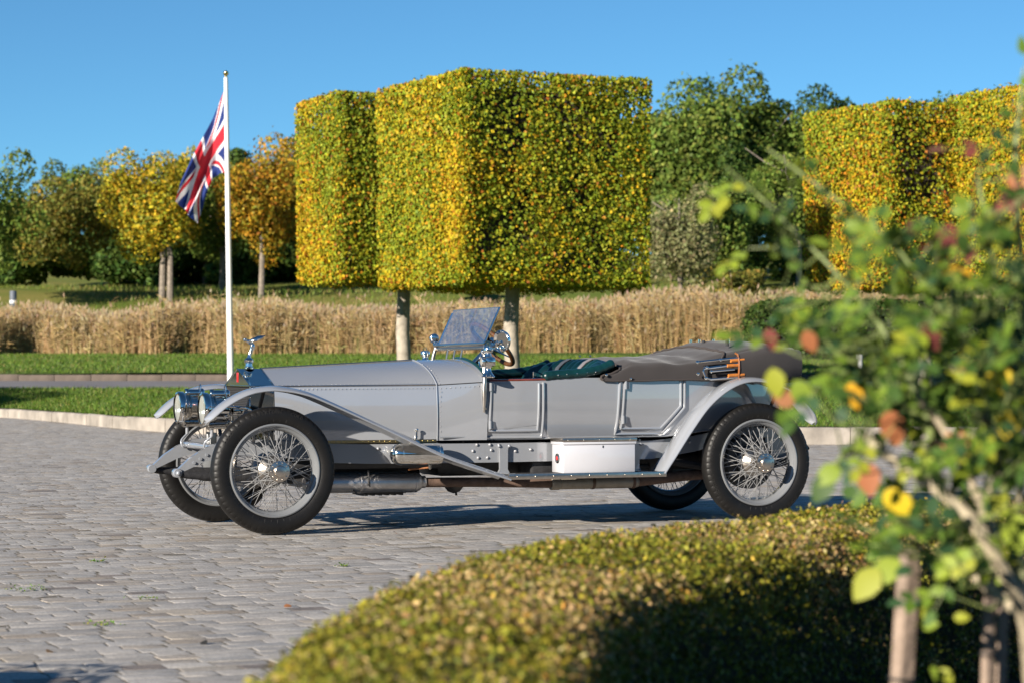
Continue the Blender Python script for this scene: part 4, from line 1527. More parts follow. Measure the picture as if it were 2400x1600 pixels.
# filler cap and winged figure leaning forward, arms swept back
fig = empty('bonnet_ornament', (0.04, 0, 1.15), parent=car)
g = G()
g.lathe([(0.036, 0.0), (0.036, 0.012), (0.026, 0.018), (0.024, 0.04), (0.030, 0.044), (0.034, 0.052), (0.034, 0.064), (0.026, 0.072), (0.018, 0.08), (0.0, 0.082)], n=20)
g.build('filler_cap', 'chrome', fig)
g = G()
pth = smooth_path([(0.0, 0, 0.075), (0.006, 0, 0.10), (0.016, 0, 0.130), (0.026, 0, 0.155), (0.024, 0, 0.175), (0.006, 0, 0.192), (-0.018, 0, 0.203)], 24)
g.tube(pth, [lerp(i, [0, 4, 9, 13, 17, 21, 24], [0.017, 0.013, 0.014, 0.018, 0.014, 0.016, 0.008]) for i in range(len(pth))], 10)
g.ball((-0.030, 0, 0.209), 0.0125, 10, 8, (1.15, 0.9, 1.0))
for s_ in (-1, 1):
    secs = []
    for x_, y_, z_, w_ in ((-0.004, 0.012, 0.198, 0.008), (0.022, 0.034, 0.204, 0.018), (0.055, 0.046, 0.216, 0.022), (0.088, 0.044, 0.230, 0.018), (0.108, 0.034, 0.238, 0.006)):
        secs.append([(x_, s_ * (y_ + 0.004), z_ + w_ * 0.5), (x_ + 0.004, s_ * (y_ + 0.012), z_), (x_, s_ * (y_ + 0.002), z_ - w_ * 0.6), (x_ - 0.002, s_ * (y_ - 0.008), z_)])
    g.loft(secs, closed=True, cap=True)
g.build('figure', 'chrome', fig, angle=60)

# ---- bonnet and scuttle: ridge, hinge line, side
def bon_sec(x, rnd=0.0):
    zt = lerp(x, [0.128, 1.30, 1.66], [1.150, 1.212, 1.226])
    yh_ = lerp(x, [0.128, 1.30, 1.66], [0.336, 0.505, 0.585])
    zh = lerp(x, [0.128, 1.30, 1.66], [1.030, 1.038, 1.060])
    yb = lerp(x, [0.128, 1.30, 1.66], [0.350, 0.520, 0.575])
    zb = lerp(x, [0.128, 1.30, 1.66], [0.628, 0.634, 0.636])
    r = lerp(x, [0.128, 0.6, 1.30, 1.66], [0.0, 0.25, 0.75, 1.0])
    half = []
    for j in range(13):
        t_ = j / 12
        # straight roof blended into a round arch
        y1, z1 = yh_ * t_, zt + (zh - zt) * t_
        a = t_ * math.pi / 2
        y2, z2 = yh_ * math.sin(a), zh + (zt - zh) * math.cos(a) ** 0.9
        y3, z3 = y1, zt + (zh - zt) * t_ ** 1.55
        y_ = y1 * (1 - r) + (0.5 * y2 + 0.5 * y3) * r
        z_ = z1 * (1 - r) + (0.5 * z2 + 0.5 * z3) * r
        half.append((y_, z_))
    side_ = [(yh_ + (yb - yh_) * t_ + 0.012 * math.sin(math.pi * t_), zh + (zb - zh) * t_) for t_ in (0.02, 0.2, 0.4, 0.6, 0.8, 1.0)]
    return half, side_


def roof_part(name, x0, x1, material, side, nseg=10, off=0.0):
    secs = []
    for i in range(nseg + 1):
        x = x0 + (x1 - x0) * i / nseg
        h, _ = bon_sec(x)
        secs.append([(x, side * y, z + off) for y, z in h])
    return G().loft(secs)


def side_part(x0, x1, side, nseg=10, off=0.0):
    secs = []
    for i in range(nseg + 1):
        x = x0 + (x1 - x0) * i / nseg
        _, s = bon_sec(x)
        secs.append([(x, side * (y + off), z) for y, z in s])
    return G().loft(secs)


bon = empty('bonnet', (0, 0, 0), parent=car)
for sd_ in (-1, 1):
    roof_part('', 0.130, 1.292, '', sd_).build('bonnet_top', 'paint_light' if False else 'paint', bon, thick=0.004, angle=25)
    side_part(0.130, 1.292, sd_).build('bonnet_side', 'paint', bon, thick=0.004, angle=25)
    scu = empty('scuttle', parent=car) if sd_ < 0 else scu
    roof_part('', 1.306, 1.665, '', sd_, 8).build('scuttle_top', 'paint', scu, thick=0.004, angle=25)
    side_part(1.306, 1.665, sd_, 8).build('scuttle_side', 'paint', scu, thick=0.004, angle=25)
    # hinge bars, brass strip and rivets
    g = G()
    h0, s0 = bon_sec(0.132)
    h1, s1 = bon_sec(1.29)
    g.tube([(0.132, sd_ * (h0[-1][0] + 0.004), h0[-1][1] - 0.002), (1.29, sd_ * (h1[-1][0] + 0.004), h1[-1][1] - 0.002)], 0.0055, 8)
    if sd_ < 0:
        g.tube([(0.132, 0, h0[0][1] + 0.003), (1.29, 0, h1[0][1] + 0.003)], 0.006, 8)
    g.build('hinge_bar', 'nickel', bon)
    g = G()
    for k in range(38):
        x = 0.16 + k * 0.030
        h, s = bon_sec(x)
        g.ball((x, sd_ * (s[0][0] + 0.007), s[0][1] - 0.018), 0.0046, 6, 4, (1, 0.45, 1))
        g.ball((x, sd_ * (h[-2][0] + 0.016), h[-2][1] - 0.006), 0.004, 6, 4, (1, 0.6, 0.6))
        if sd_ < 0:
            g.ball((x, 0.012, h[0][1] + 0.002), 0.004, 6, 4, (1, 0.6, 0.6))
    g.build('rivets', 'rivet', bon)
    g = G()
    a_, b_ = bon_sec(0.35)[1][-1], bon_sec(1.29)[1][-1]
    g.loft([[(x, sd_ * (y + 0.008), z + 0.010), (x, sd_ * (y + 0.008), z - 0.012), (x, sd_ * (y - 0.004), z - 0.012), (x, sd_ * (y - 0.004), z + 0.010)] for x, (y, z) in ((0.35, a_), (1.29, b_))], closed=True, cap=True)
    for k in range(24):
        t_ = (k + 0.5) / 24
        g.ball((0.35 + 0.94 * t_, sd_ * (a_[0] + (b_[0] - a_[0]) * t_ + 0.009), a_[1] + (b_[1] - a_[1]) * t_ - 0.001), 0.0055, 6, 4)
    g.build('brass_strip', 'brass', bon)
    # bead between bonnet and scuttle
    h, s = bon_sec(1.299)
    g = G()
    g.tube([(1.299, sd_ * (y + 0.002), z + 0.002) for y, z in h] + [(1.299, sd_ * (y + 0.003), z) for y, z in s], 0.0065, 8)
    g.build('joint_bead', 'chrome' if False else 'paint_light', scu)
    g = G()
    for k in range(10):
        x = 1.33 + k * 0.034
        h, s = bon_sec(x)
        g.ball((x, sd_ * (s[0][0] + 0.005), s[0][1] - 0.022), 0.0046, 6, 4, (1, 0.45, 1))
    for k in range(9):
        h, s = bon_sec(1.322)
        yy, zz = s[1][0] + (s[-1][0] - s[1][0]) * k / 9, s[1][1] + 0.03 + (s[-1][1] - s[1][1]) * k / 9
        g.ball((1.322, sd_ * (yy + 0.008), zz), 0.0046, 6, 4, (1, 0.45, 1))
    for k in range(1, 9):
        h, s = bon_sec(1.324)
        y_, z_ = h[4 + k]
        g.ball((1.324, sd_ * (y_ + 0.003), z_ + 0.004), 0.004, 6, 4, (1, 0.6, 0.6))
    g.build('scuttle_rivets', 'rivet', scu)
    # bonnet catch on the side
    g = G()
    g.tube([(1.14, sd_ * 0.512, 0.63), (1.14, sd_ * 0.528, 0.665), (1.14, sd_ * 0.53, 0.70)], 0.007, 8)
    g.lathe([(0, 0), (0.02, 0), (0.022, 0.01), (0, 0.014)], c=(1.14, sd_ * 0.525, 0.615), d=(0, sd_, 0.2), n=14)
    g.ball((1.14, sd_ * 0.535, 0.712), 0.013, 8, 6)
    g.build('bonnet_catch', 'chrome', bon)
# dark wall that closes the engine room and dash
G().add([(0.14, y, z) for y, z in [(-0.33, 0.6), (-0.33, 1.02), (0, 1.14), (0.33, 1.02), (0.33, 0.6)]], [(0, 1, 2, 3, 4)]).build('engine_bulkhead', 'dark_metal', car, thick=0.004)
g = G()
hh = [(1.60, -0.55, 0.64)] + [(1.60, -y * 0.985, z - 0.008) for y, z in bon_sec(1.60)[0][::-1]] + [(1.60, y * 0.985, z - 0.008) for y, z in bon_sec(1.60)[0][1:]] + [(1.60, 0.55, 0.64)]
g.add(hh, [tuple(range(len(hh)))])
g.build('dashboard', 'mahogany', car, thick=0.01)
g = G()
hs = [(1.668, -y, z) for y, z in bon_sec(1.665)[0][::-1]] + [(1.668, y, z) for y, z in bon_sec(1.665)[0][1:]]
g.tube(hs, 0.014, 8)
g.build('scuttle_roll', 'green_leather', scu)

# ---- body tub
WX = [1.66, 1.9, 2.1, 2.7, 3.2, 3.5, 3.8, 4.02, 4.12]
WY = [0.585, 0.610, 0.622, 0.642, 0.640, 0.615, 0.560, 0.480, 0.40]


def side_y(x, z):
    w_ = lerp(x, WX, WY)
    t_ = (z - 0.90) / 0.27
    return w_ - 0.030 * t_ * t_ * (1 if t_ < 0 else 0.35) - 0.02 * max(0, t_ * -1) ** 3


def body_zb(x):
    return lerp(x, [1.66, 3.1, 3.4, 3.6, 4.12], [0.636, 0.646, 0.68, 0.70, 0.72])


def body_zt(x):
    return lerp(x, [1.66, 2.1, 2.4, 3.0, 4.12], [1.060, 1.066, 1.085, 1.085, 1.06])


body = empty('body', parent=car)
xs_b = [1.668 + i * (4.12 - 1.668) / 46 for i in range(47)]
for sd_ in (-1, 1):
    secs = []
    for x in xs_b:
        zb, zt = body_zb(x), body_zt(x)
        secs.append([(x, sd_ * side_y(x, zb + (zt - zb) * j / 9), zb + (zt - zb) * j / 9) for j in range(10)])
    G().loft(secs).build('side_panel', 'paint', body, thick=0.006, angle=30)
    # inner trim
    G().loft([[(p[0], p[1] - sd_ * 0.035, p[2] - 0.005) for p in s[3:]] for s in secs[1:30]]).build('inner_trim', 'green_leather', body, thick=0.004)
    # mahogany capping on the door top, then leather roll that climbs to the seat back
    g = G()
    g.tube([(x, sd_ * (side_y(x, 1.06) - 0.012), body_zt(x) + 0.006) for x in np.linspace(1.68, 2.16, 10)], 0.017, 8, flat=0.55)
    g.build('door_capping', 'mahogany', body)
    g = G()
    pth = smooth_path([(2.10, sd_ * 0.600, 1.092), (2.18, sd_ * 0.606, 1.104), (2.32, sd_ * 0.612, 1.112), (2.45, sd_ * 0.612, 1.126), (2.56, sd_ * 0.606, 1.150), (2.66, sd_ * 0.595, 1.190)], 30)
    g.tube(pth, [0.024] + [0.036 + 0.002 * math.sin(i * 2.1) for i in range(len(pth) - 2)] + [0.03], 12)
    rl = g.build('coaming_roll', 'green_leather', body)
    g = G()
    for x in (2.2, 2.27, 2.35, 2.43, 2.5):
        g.ball((x, sd_ * 0.645, 1.105 + (x - 2.2) * 0.08), 0.006, 8, 5)
    g.build('studs', 'chrome', rl)
    g = G()
    g.lathe([(0.0, 0), (0.012, 0), (0.010, 0.004), (0.005, 0.008), (0.005, 0.045), (0.007, 0.05), (0, 0.052)], c=(2.02, sd_ * 0.60, 1.078), n=10)
    g.build('hood_stud', 'chrome', body)
    # bottom bead of the body
    g = G()
    g.tube([(x, sd_ * (side_y(x, body_zb(x)) + 0.002), body_zb(x) + 0.004) for x in xs_b[:36]], 0.007, 6)
    g.tube([(x, sd_ * (side_y(x, body_zb(x) + 0.022) + 0.001), body_zb(x) + 0.022) for x in np.linspace(1.31, 1.66, 8)], 0.006, 6)
    g.build('bottom_bead', 'paint', body)
# rear and floor
g = G()
sec = lambda x: [(x, -side_y(x, z), z) for z in np.linspace(body_zb(x), body_zt(x), 6)]
rr_ = []
for k in range(9):
    a = math.pi * k / 8
    rr_.append([(4.12 + 0.16 * math.sin(a), -0.385 * math.cos(a), z) for z in np.linspace(0.72, 1.06, 6)])
g.loft(rr_)
g.build('rear_panel', 'paint', body, thick=0.006)
G().box(1.55, 4.1, -0.46, 0.46, 0.640, 0.660).build('floor', 'dark_metal', body)


# doors: panel outlines with raised mouldings
def door(side, outer, inner, hinge, name='door'):
    d_ = empty(name, parent=car)
    xs_ = [p[0] for p in inner]
    zs_ = [p[1] for p in inner]
    # proud skin
    g = G()
    nx, nz = 12, 8
    poly = inner

    def xlim(z):
        lo, hi = 1e9, -1e9
        for (xa, za), (xb, zb_) in zip(poly, poly[1:] + poly[:1]):
            if abs(zb_ - za) > 1e-6 and min(za, zb_) - 1e-9 <= z <= max(za, zb_) + 1e-9:
                x = xa + (xb - xa) * (z - za) / (zb_ - za)
                lo, hi = min(lo, x), max(hi, x)
        return lo, hi
    secs = []
    for j in range(nz + 1):
        z = min(zs_) + 1e-4 + (max(zs_) - min(zs_) - 2e-4) * j / nz
        a, b = xlim(z)
        secs.append([(a + (b - a) * i / nx, side * (side_y(a + (b - a) * i / nx, z) + 0.005), z) for i in range(nx + 1)])
    g.loft(secs)
    g.build('door_skin', 'paint', d_, thick=0.003)
    for loop, nm, close in ((outer, 'outer_moulding', False), (inner, 'inner_moulding', False)):
        g = G()
        pts = []
        for (xa, za), (xb, zb_) in zip(loop[:-1], loop[1:]):
            m_ = max(2, int(math.hypot(xb - xa, zb_ - za) / 0.04))
            for k in range(m_):
                x, z = xa + (xb - xa) * k / m_, za + (zb_ - za) * k / m_
                pts.append((x, side * (side_y(x, z) + 0.006), z))
        x, z = loop[-1]
        pts.append((x, side * (side_y(x, z) + 0.006), z))
        g.tube(pts, 0.0105, 8)
        g.build(nm, 'paint', d_)
    g = G()
    for x, z in hinge:
        y_ = side_y(x, z)
        g.tube([(x, side * (y_ + 0.022), z - 0.03), (x, side * (y_ + 0.022), z + 0.03)], 0.011, 8)
        g.box(x - 0.004, x + 0.03, min(side * y_, side * (y_ + 0.02)), max(side * y_, side * (y_ + 0.02)), z - 0.025, z + 0.025)
    g.build('hinge', 'paint_light', d_)


for sd_ in (-1, 1):
    door(sd_, [(2.090, 1.052), (2.090, 0.652), (1.672, 0.652)], [(1.692, 1.045), (1.682, 0.700), (2.052, 0.702), (2.056, 1.045)], [(1.684, 1.02), (1.684, 0.745)])
    door(sd_, [(2.700, 1.072), (2.672, 0.668), (3.055, 0.668), (3.228, 0.860), (3.232, 1.072)], [(2.738, 1.068), (2.712, 0.708), (3.040, 0.708), (3.196, 0.872), (3.198, 1.068)], [(2.738, 1.03), (2.72, 0.775)])

# ---- front seat: pleated back, two straps, cushion
seat = empty('front_seat', parent=car)
secs = []
NY = 73
for j in range(12):
    t_ = j / 11
    row = []
    for i in range(NY):
        y = -0.56 + 1.12 * i / (NY - 1)
        wrap = (abs(y) / 0.56) ** 4 * 0.16
        pleat = 0.034 * abs(math.sin(math.pi * (y + 0.56) / 0.095)) ** 0.6
        bulge = 0.04 * math.sin(math.pi * t_)
        x = 2.52 + 0.13 * t_ - wrap - pleat - bulge + (0.05 * (t_ - 0.85) / 0.15 if t_ > 0.85 else 0)
        z = 0.80 + 0.435 * t_ - 0.05 * max(0, abs(y) - 0.34) / 0.22 - (0.012 if t_ > 0.95 else 0)
        row.append((x, y, z))
    secs.append(row)
# roll over the top to the back
secs.append([(p[0] + 0.06, p[1], p[2] - 0.015) for p in secs[-1]])
secs.append([(p[0] + 0.04, p[1], p[2] - 0.10) for p in secs[-1]])
G().loft(secs).build('backrest', 'green_leather', seat, angle=60)
g = G()
g.box(2.0, 2.55, -0.56, 0.56, 0.72, 0.86, 0.04)
g.build('cushion', 'green_leather', seat)
for yc in (-0.22, 0.20):
    g = G()
    pts = [((s[NY // 2][0] - 0.032), s[NY // 2][2]) for s in secs[2:]]
    g.loft([[(x, yc - 0.03, z + 0.004), (x, yc + 0.03, z + 0.004)] for x, z in pts])
    g.build('strap', 'hood_strap', seat, thick=0.006)

# ---- hood folded down under its dark cover
hood = empty('folded_hood', parent=car)
HX = [2.55, 2.64, 2.80, 3.05, 3.25, 3.45, 3.62, 3.78, 3.95, 4.10, 4.24, 4.36]
HZ = [1.185, 1.225, 1.236, 1.240, 1.250, 1.298, 1.345, 1.362, 1.360, 1.345, 1.325, 1.300]
HWD = [0.655, 0.662, 0.668, 0.672, 0.672, 0.668, 0.66, 0.65, 0.635, 0.61, 0.57, 0.50]
HB = [1.062, 1.060, 1.062, 1.066, 1.068, 1.066, 1.062, 1.055, 1.05, 1.04, 1.05, 1.09]
secs = []
rr = random.Random(4)
for x in np.linspace(2.55, 4.27, 56):
    zt, w_, zb = lerp(x, HX, HZ), lerp(x, HX, HWD), lerp(x, HX, HB)
    full = lerp(x, [2.55, 3.2, 3.6, 4.3], [0.55, 0.5, 0.8, 0.95])
    row = []
    for j in range(33):
        s = j / 32 * 2 - 1
        a = abs(s)
        if a > 0.72:                        # hanging side
            t_ = (a - 0.72) / 0.28
            y = w_ * (0.975 + 0.025 * t_)
            zsh = zb + (zt - zb) * (0.40 + 0.30 * full)
            z = zsh + (zb - zsh) * t_
        else:
            t_ = a / 0.72
            y = w_ * (0.975 * math.sin(t_ * math.pi / 2) ** 0.9)
            zsh = zb + (zt - zb) * (0.40 + 0.30 * full)
            z = zsh + (zt - zsh) * (math.cos(t_ * math.pi / 2) ** 0.75)
        wr = 0.009 * math.sin(9 * s + 3.1 * x) * math.sin(2.2 * x * 3) + 0.005 * math.sin(23 * x + 5 * s) + 0.004 * math.sin(37 * s + 8 * x)
        # the front edge sweeps forward at the sides
        xf = float(np.interp(a, [0, 0.5, 0.66, 0.74, 0.82, 0.92, 1.0], [2.74, 2.73, 2.70, 2.64, 2.565, 2.54, 2.56]))
        xx = xf + (x - 2.55) * (4.36 - xf) / (4.36 - 2.55)
        row.append((xx, (1 if s > 0 else -1) * y + 0.0, z + wr * (1 if a < 0.9 else 0.2)))
    secs.append(row)
g = G().loft(secs)
g.f.append(tuple((len(secs) - 1) * 33 + j for j in range(33)))
g.build('cover', 'hood_cloth', hood, angle=70)
g = G()
g.tube([(p[0] - 0.004, p[1], p[2] + 0.003) for p in secs[0]], 0.010, 8)
for sd_ in (0, -1):
    g.tube([s[sd_] for s in secs[:-6]], 0.006, 6)
g.tube([(p[0], p[1] * 1.004, p[2] + 0.006) for p in secs[30][4:29]], 0.009, 6)
g.build('binding', 'hood_edge', hood)
g = G()
for sd_ in (-1, 1):
    g.ball((2.575, sd_ * 0.668, 1.105), 0.012, 8, 6)
    g.ball((2.77, sd_ * 0.676, 1.078), 0.010, 8, 6)
    g.ball((2.70, sd_ * 0.10, 1.244), 0.008, 8, 6)
for y_ in (-0.25, 0.0, 0.25, 0.4):
    g.tube([(3.80, y_, 1.35), (3.80, y_, 1.378)], 0.010, 8)
g.build('fasteners', 'chrome', hood)
# rear bag with the sticks and irons showing at its mouth
for sd_ in (-1, 1):
    g = G()
    bag = []
    for x in np.linspace(3.655, 4.24, 14):
        zt = lerp(x, [3.655, 3.95, 4.34], [1.255, 1.31, 1.27])
        zb = lerp(x, [3.655, 4.0, 4.34], [1.062, 1.045, 1.075])
        w_ = lerp(x, HX, HWD) + 0.045
        bag.append([(x, sd_ * (w_ - 0.05), zt + 0.012), (x, sd_ * (w_ - 0.01), zt), (x, sd_ * (w_ + 0.012), zt - 0.05), (x, sd_ * (w_ + 0.014), (zt + zb) / 2), (x, sd_ * (w_ + 0.006), zb + 0.03), (x, sd_ * (w_ - 0.02), zb), (x, sd_ * (w_ - 0.07), zb + 0.004)])
    g.loft(bag)
    bg_ = g.build('side_bag', 'hood_cloth', hood, thick=0.006, angle=70)
    g = G()
    g.tube([(p[0] - 0.003, p[1], p[2]) for p in bag[0]], 0.008, 6)
    g.build('leather_lip', 'brown_leather', bg_)
    irons = empty('hood_irons', parent=car)
    yb = sd_ * 0.700
    g = G()
    g.tube([(3.305, yb, 1.198), (3.66, yb - sd_ * 0.0, 1.232)], 0.0095, 8)
    g.tube([(3.36, yb, 1.150), (3.66, yb, 1.185)], 0.010, 8)
    g.tube([(3.375, yb - sd_ * 0.01, 1.165), (3.355, yb, 1.13), (3.375, yb, 1.085), (3.42, yb, 1.072), (3.66, yb, 1.088)], 0.009, 8)
    g.tube([(3.42, yb, 1.13), (3.62, yb, 1.145)], 0.008, 8)
    for x, z in ((3.305, 1.198), (3.31, 1.112), (3.385, 1.160), (3.375, 1.082), (3.50, 1.216), (3.42, 1.13)):
        g.ball((x, yb + sd_ * 0.006, z), 0.014, 8, 6)
    g.build('iron_links', 'chrome', irons)
    g = G()
    g.tube([(3.585, yb + sd_ * 0.006, 1.208), (3.70, yb, 1.218)], 0.012, 8)
    g.tube([(3.555, yb + sd_ * 0.006, 1.172), (3.70, yb, 1.180)], 0.013, 8)
    g.tube([(3.565, yb + sd_ * 0.008, 1.098), (3.70, yb, 1.106)], 0.013, 8)
    g.build('wooden_sticks', 'wood_stick', irons)
g = G()
for y_ in (-0.5, -0.1):
    g.tube([(3.66, y_, lerp(3.66, HX, HZ) - 0.03), (3.66, y_, lerp(3.66, HX, HZ) + 0.018)], 0.014, 8)
g.build('strap_buckle', 'dark_metal', hood)

# ---- windscreen
ws = empty('windscreen', parent=car)
nb, nt_, ft, fb = (1.678, -0.50, 1.342), (1.800, -0.49, 1.597), (1.812, 0.49, 1.594), (1.690, 0.50, 1.330)
G().add([nb, nt_, ft, fb], [(0, 1, 2, 3)]).build('glass', 'screen_glass', ws, smooth=False, thick=0.004)
g = G()
g.tube([nb, nt_], 0.009, 8)
g.tube([fb, tuple(np.array(fb) + (np.array(ft) - np.array(fb)) * 0.92)], 0.009, 8)
g.tube([(1.682, -0.52, 1.335), (1.692, 0.52, 1.325)], 0.012, 10)
g.tube([nt_, ft], 0.0035, 6)
for s_ in (-1, 1):
    g.lathe([(0, -0.014), (0.026, -0.014), (0.026, 0.014), (0, 0.014)], c=(1.684, s_ * 0.525, 1.33), axis='y', n=16)
g.build('frame', 'chrome', ws)
g = G()
g.tube([(1.676, -0.51, 1.305), (1.684, 0.51, 1.298)], 0.014, 10)
for s_ in (-1, 1):
    g.tube([(1.684, s_ * 0.525, 1.33), (1.660, s_ * 0.535, 1.24), (1.655, s_ * 0.55, 1.12)], [0.014, 0.016, 0.018], 10)
for y_ in (0.1, -0.05, 0.25):
    g.tube([(1.676, y_, 1.30), (1.660, y_, 1.22)], 0.007, 8)
g.build('screen_pillars', 'nickel', ws)
# tapered strap below the near pillar
for s_ in (-1, 1):
    g = G()
    g.tube([(1.640, s_ * 0.60, 1.10), (1.632, s_ * 0.606, 1.02), (1.632, s_ * 0.605, 0.93), (1.632, s_ * 0.602, 0.835)], [0.017, 0.018, 0.015, 0.006], 10)
    for z_ in (1.05, 0.96, 0.87):
        g.tube([(1.635, s_ * 0.605, z_), (1.648, s_ * 0.60, z_ - 0.01), (1.652, s_ * 0.59, z_ - 0.004)], 0.006, 6)
    g.build('pillar_strap', 'nickel', ws)

# ---- side lamps and mirrors
for s_, (lx, ly, lz) in ((-1, (1.640, -0.665, 1.085)), (1, (1.618, 0.60, 1.060))):
    lp = empty('side_lamp', (lx, ly, lz), parent=car)
    g = G()
    g.lathe([(0.0, 0.0), (0.045, 0.002), (0.050, 0.010), (0.040, 0.020), (0.022, 0.050), (0.020, 0.068), (0.026, 0.076), (0.030, 0.082), (0.030, 0.09)], n=24)
    g.build('lamp_base', 'chrome', lp)
    g = G()
    g.lathe([(0.020, 0.148), (0.030, 0.152), (0.024, 0.162), (0.021, 0.178), (0.034, 0.182), (0.036, 0.190), (0.036, 0.216), (0.032, 0.224), (0.0, 0.230)], n=24)
    g.build('lamp_chimney', 'chrome', lp)
    g = G()
    g.box(-0.036, 0.044, -0.040, 0.040, 0.086, 0.152, 0.012)
    g.lathe([(0.030, 0.0), (0.042, 0.004), (0.044, 0.020), (0.038, 0.026), (0.030, 0.020)], c=(-0.036, 0, 0.118), d=(-1, 0, 0), n=24, cap=False)
    g.lathe([(0.020, 0.0), (0.024, 0.004), (0.024, 0.014), (0.012, 0.02), (0, 0.02)], c=(0.0, s_ * 0.040, 0.118), d=(0, s_, 0), n=20)
    g.build('lamp_body', 'chrome', lp)
    G().lathe([(0.0, 0.018), (0.030, 0.016), (0.030, 0.012), (0, 0.012)], c=(-0.036, 0, 0.118), d=(-1, 0, 0), n=24).build('lens', 'lens_glass', lp)
    g = G()
    g.tube([(0, -0.036 , 0.19)] + [(0, 0.046 * math.cos(a), 0.20 + 0.052 * math.sin(a)) for a in np.linspace(math.pi * 1.0, 0, 13)] + [(0, 0.036, 0.19)], 0.003, 6)
    g.build('bail_handle', 'chrome', lp)
    G().tube([(0.0, -s_ * 0.03, 0.10), (0.0, -s_ * 0.08, 0.09)], 0.010, 8).build('lamp_bracket', 'chrome', lp)
mr = empty('mirror', (1.715, -0.735, 1.350), parent=car)
md = Vector((0.94, 0.34, 0.05)).normalized()
g = G()
g.lathe([(0.0, 0.020), (0.030, 0.017), (0.056, 0.007), (0.070, -0.004), (0.0755, -0.008), (0.079, -0.006), (0.079, 0.004)], d=md, n=36)
g.build('mirror_shell', 'chrome', mr)
G().lathe([(0, 0.026), (0.070, 0.026), (0.078, 0.006), (0.074, 0.006), (0, 0.023)], d=md, n=36).build('mirror_face', 'reflector', mr)
g = G()
g.tube([(-0.075, 0.17, -0.075), (-0.055, 0.10, -0.055), (-0.022, 0.018, -0.005)], 0.011, 8)
g.ball((-0.075, 0.17, -0.075), 0.020, 10, 8)
g.tube([(-0.075, 0.17, -0.075), (-0.04, 0.20, -0.02)], 0.008, 8)
g.build('mirror_arm', 'chrome', mr)
mr2 = empty('mirror', (1.700, 0.62, 1.378), parent=car)
md = Vector((0.30, 0.95, 0.05)).normalized()
G().lathe([(0.0, -0.010), (0.016, -0.009), (0.030, -0.004), (0.037, 0.002), (0.038, 0.008), (0, 0.008)], d=md, n=30).build('mirror_shell', 'chrome', mr2)
g = G()
g.tube([(-0.03, -0.10, -0.055), (-0.008, -0.01, -0.01)], 0.007, 8)
g.ball((-0.03, -0.095, -0.05), 0.013, 10, 8)
g.build('mirror_arm', 'chrome', mr2)

# ---- steering wheel (right-hand drive)
sw = empty('steering_wheel', (2.055, 0.30, 1.335), parent=car)
ax = Vector((math.sin(math.radians(46)), 0, math.cos(math.radians(46))))
G().torus((0, 0, 0), 0.212, 0.0175, ax, 64, 12).build('wheel_rim', 'brown_leather', sw)
g = G()
e1 = Vector((math.cos(math.radians(46)), 0, -math.sin(math.radians(46))))
e2 = Vector((0, 1, 0))
for k in range(4):
    a = math.pi / 4 + k * math.pi / 2
    d_ = e1 * math.cos(a) + e2 * math.sin(a)
    g.tube([d_ * 0.02 - ax * 0.03, d_ * 0.12 - ax * 0.015, d_ * 0.205], [0.016, 0.012, 0.009], 8, flat=0.5)
g.lathe([(0.0, 0.05), (0.03, 0.045), (0.045, 0.03), (0.045, -0.02), (0.025, -0.05), (0.022, -0.55)], d=ax, n=20)
g.build('steering_column', 'chrome', sw)
g = G()
g.tube([e1 * 0.02 + ax * 0.05, e1 * 0.10 + e2 * 0.04 + ax * 0.06], 0.006, 6)
g.tube([e1 * -0.02 + ax * 0.05, e1 * -0.09 + e2 * -0.04 + ax * 0.06], 0.006, 6)
g.build('control_levers', 'chrome', sw)

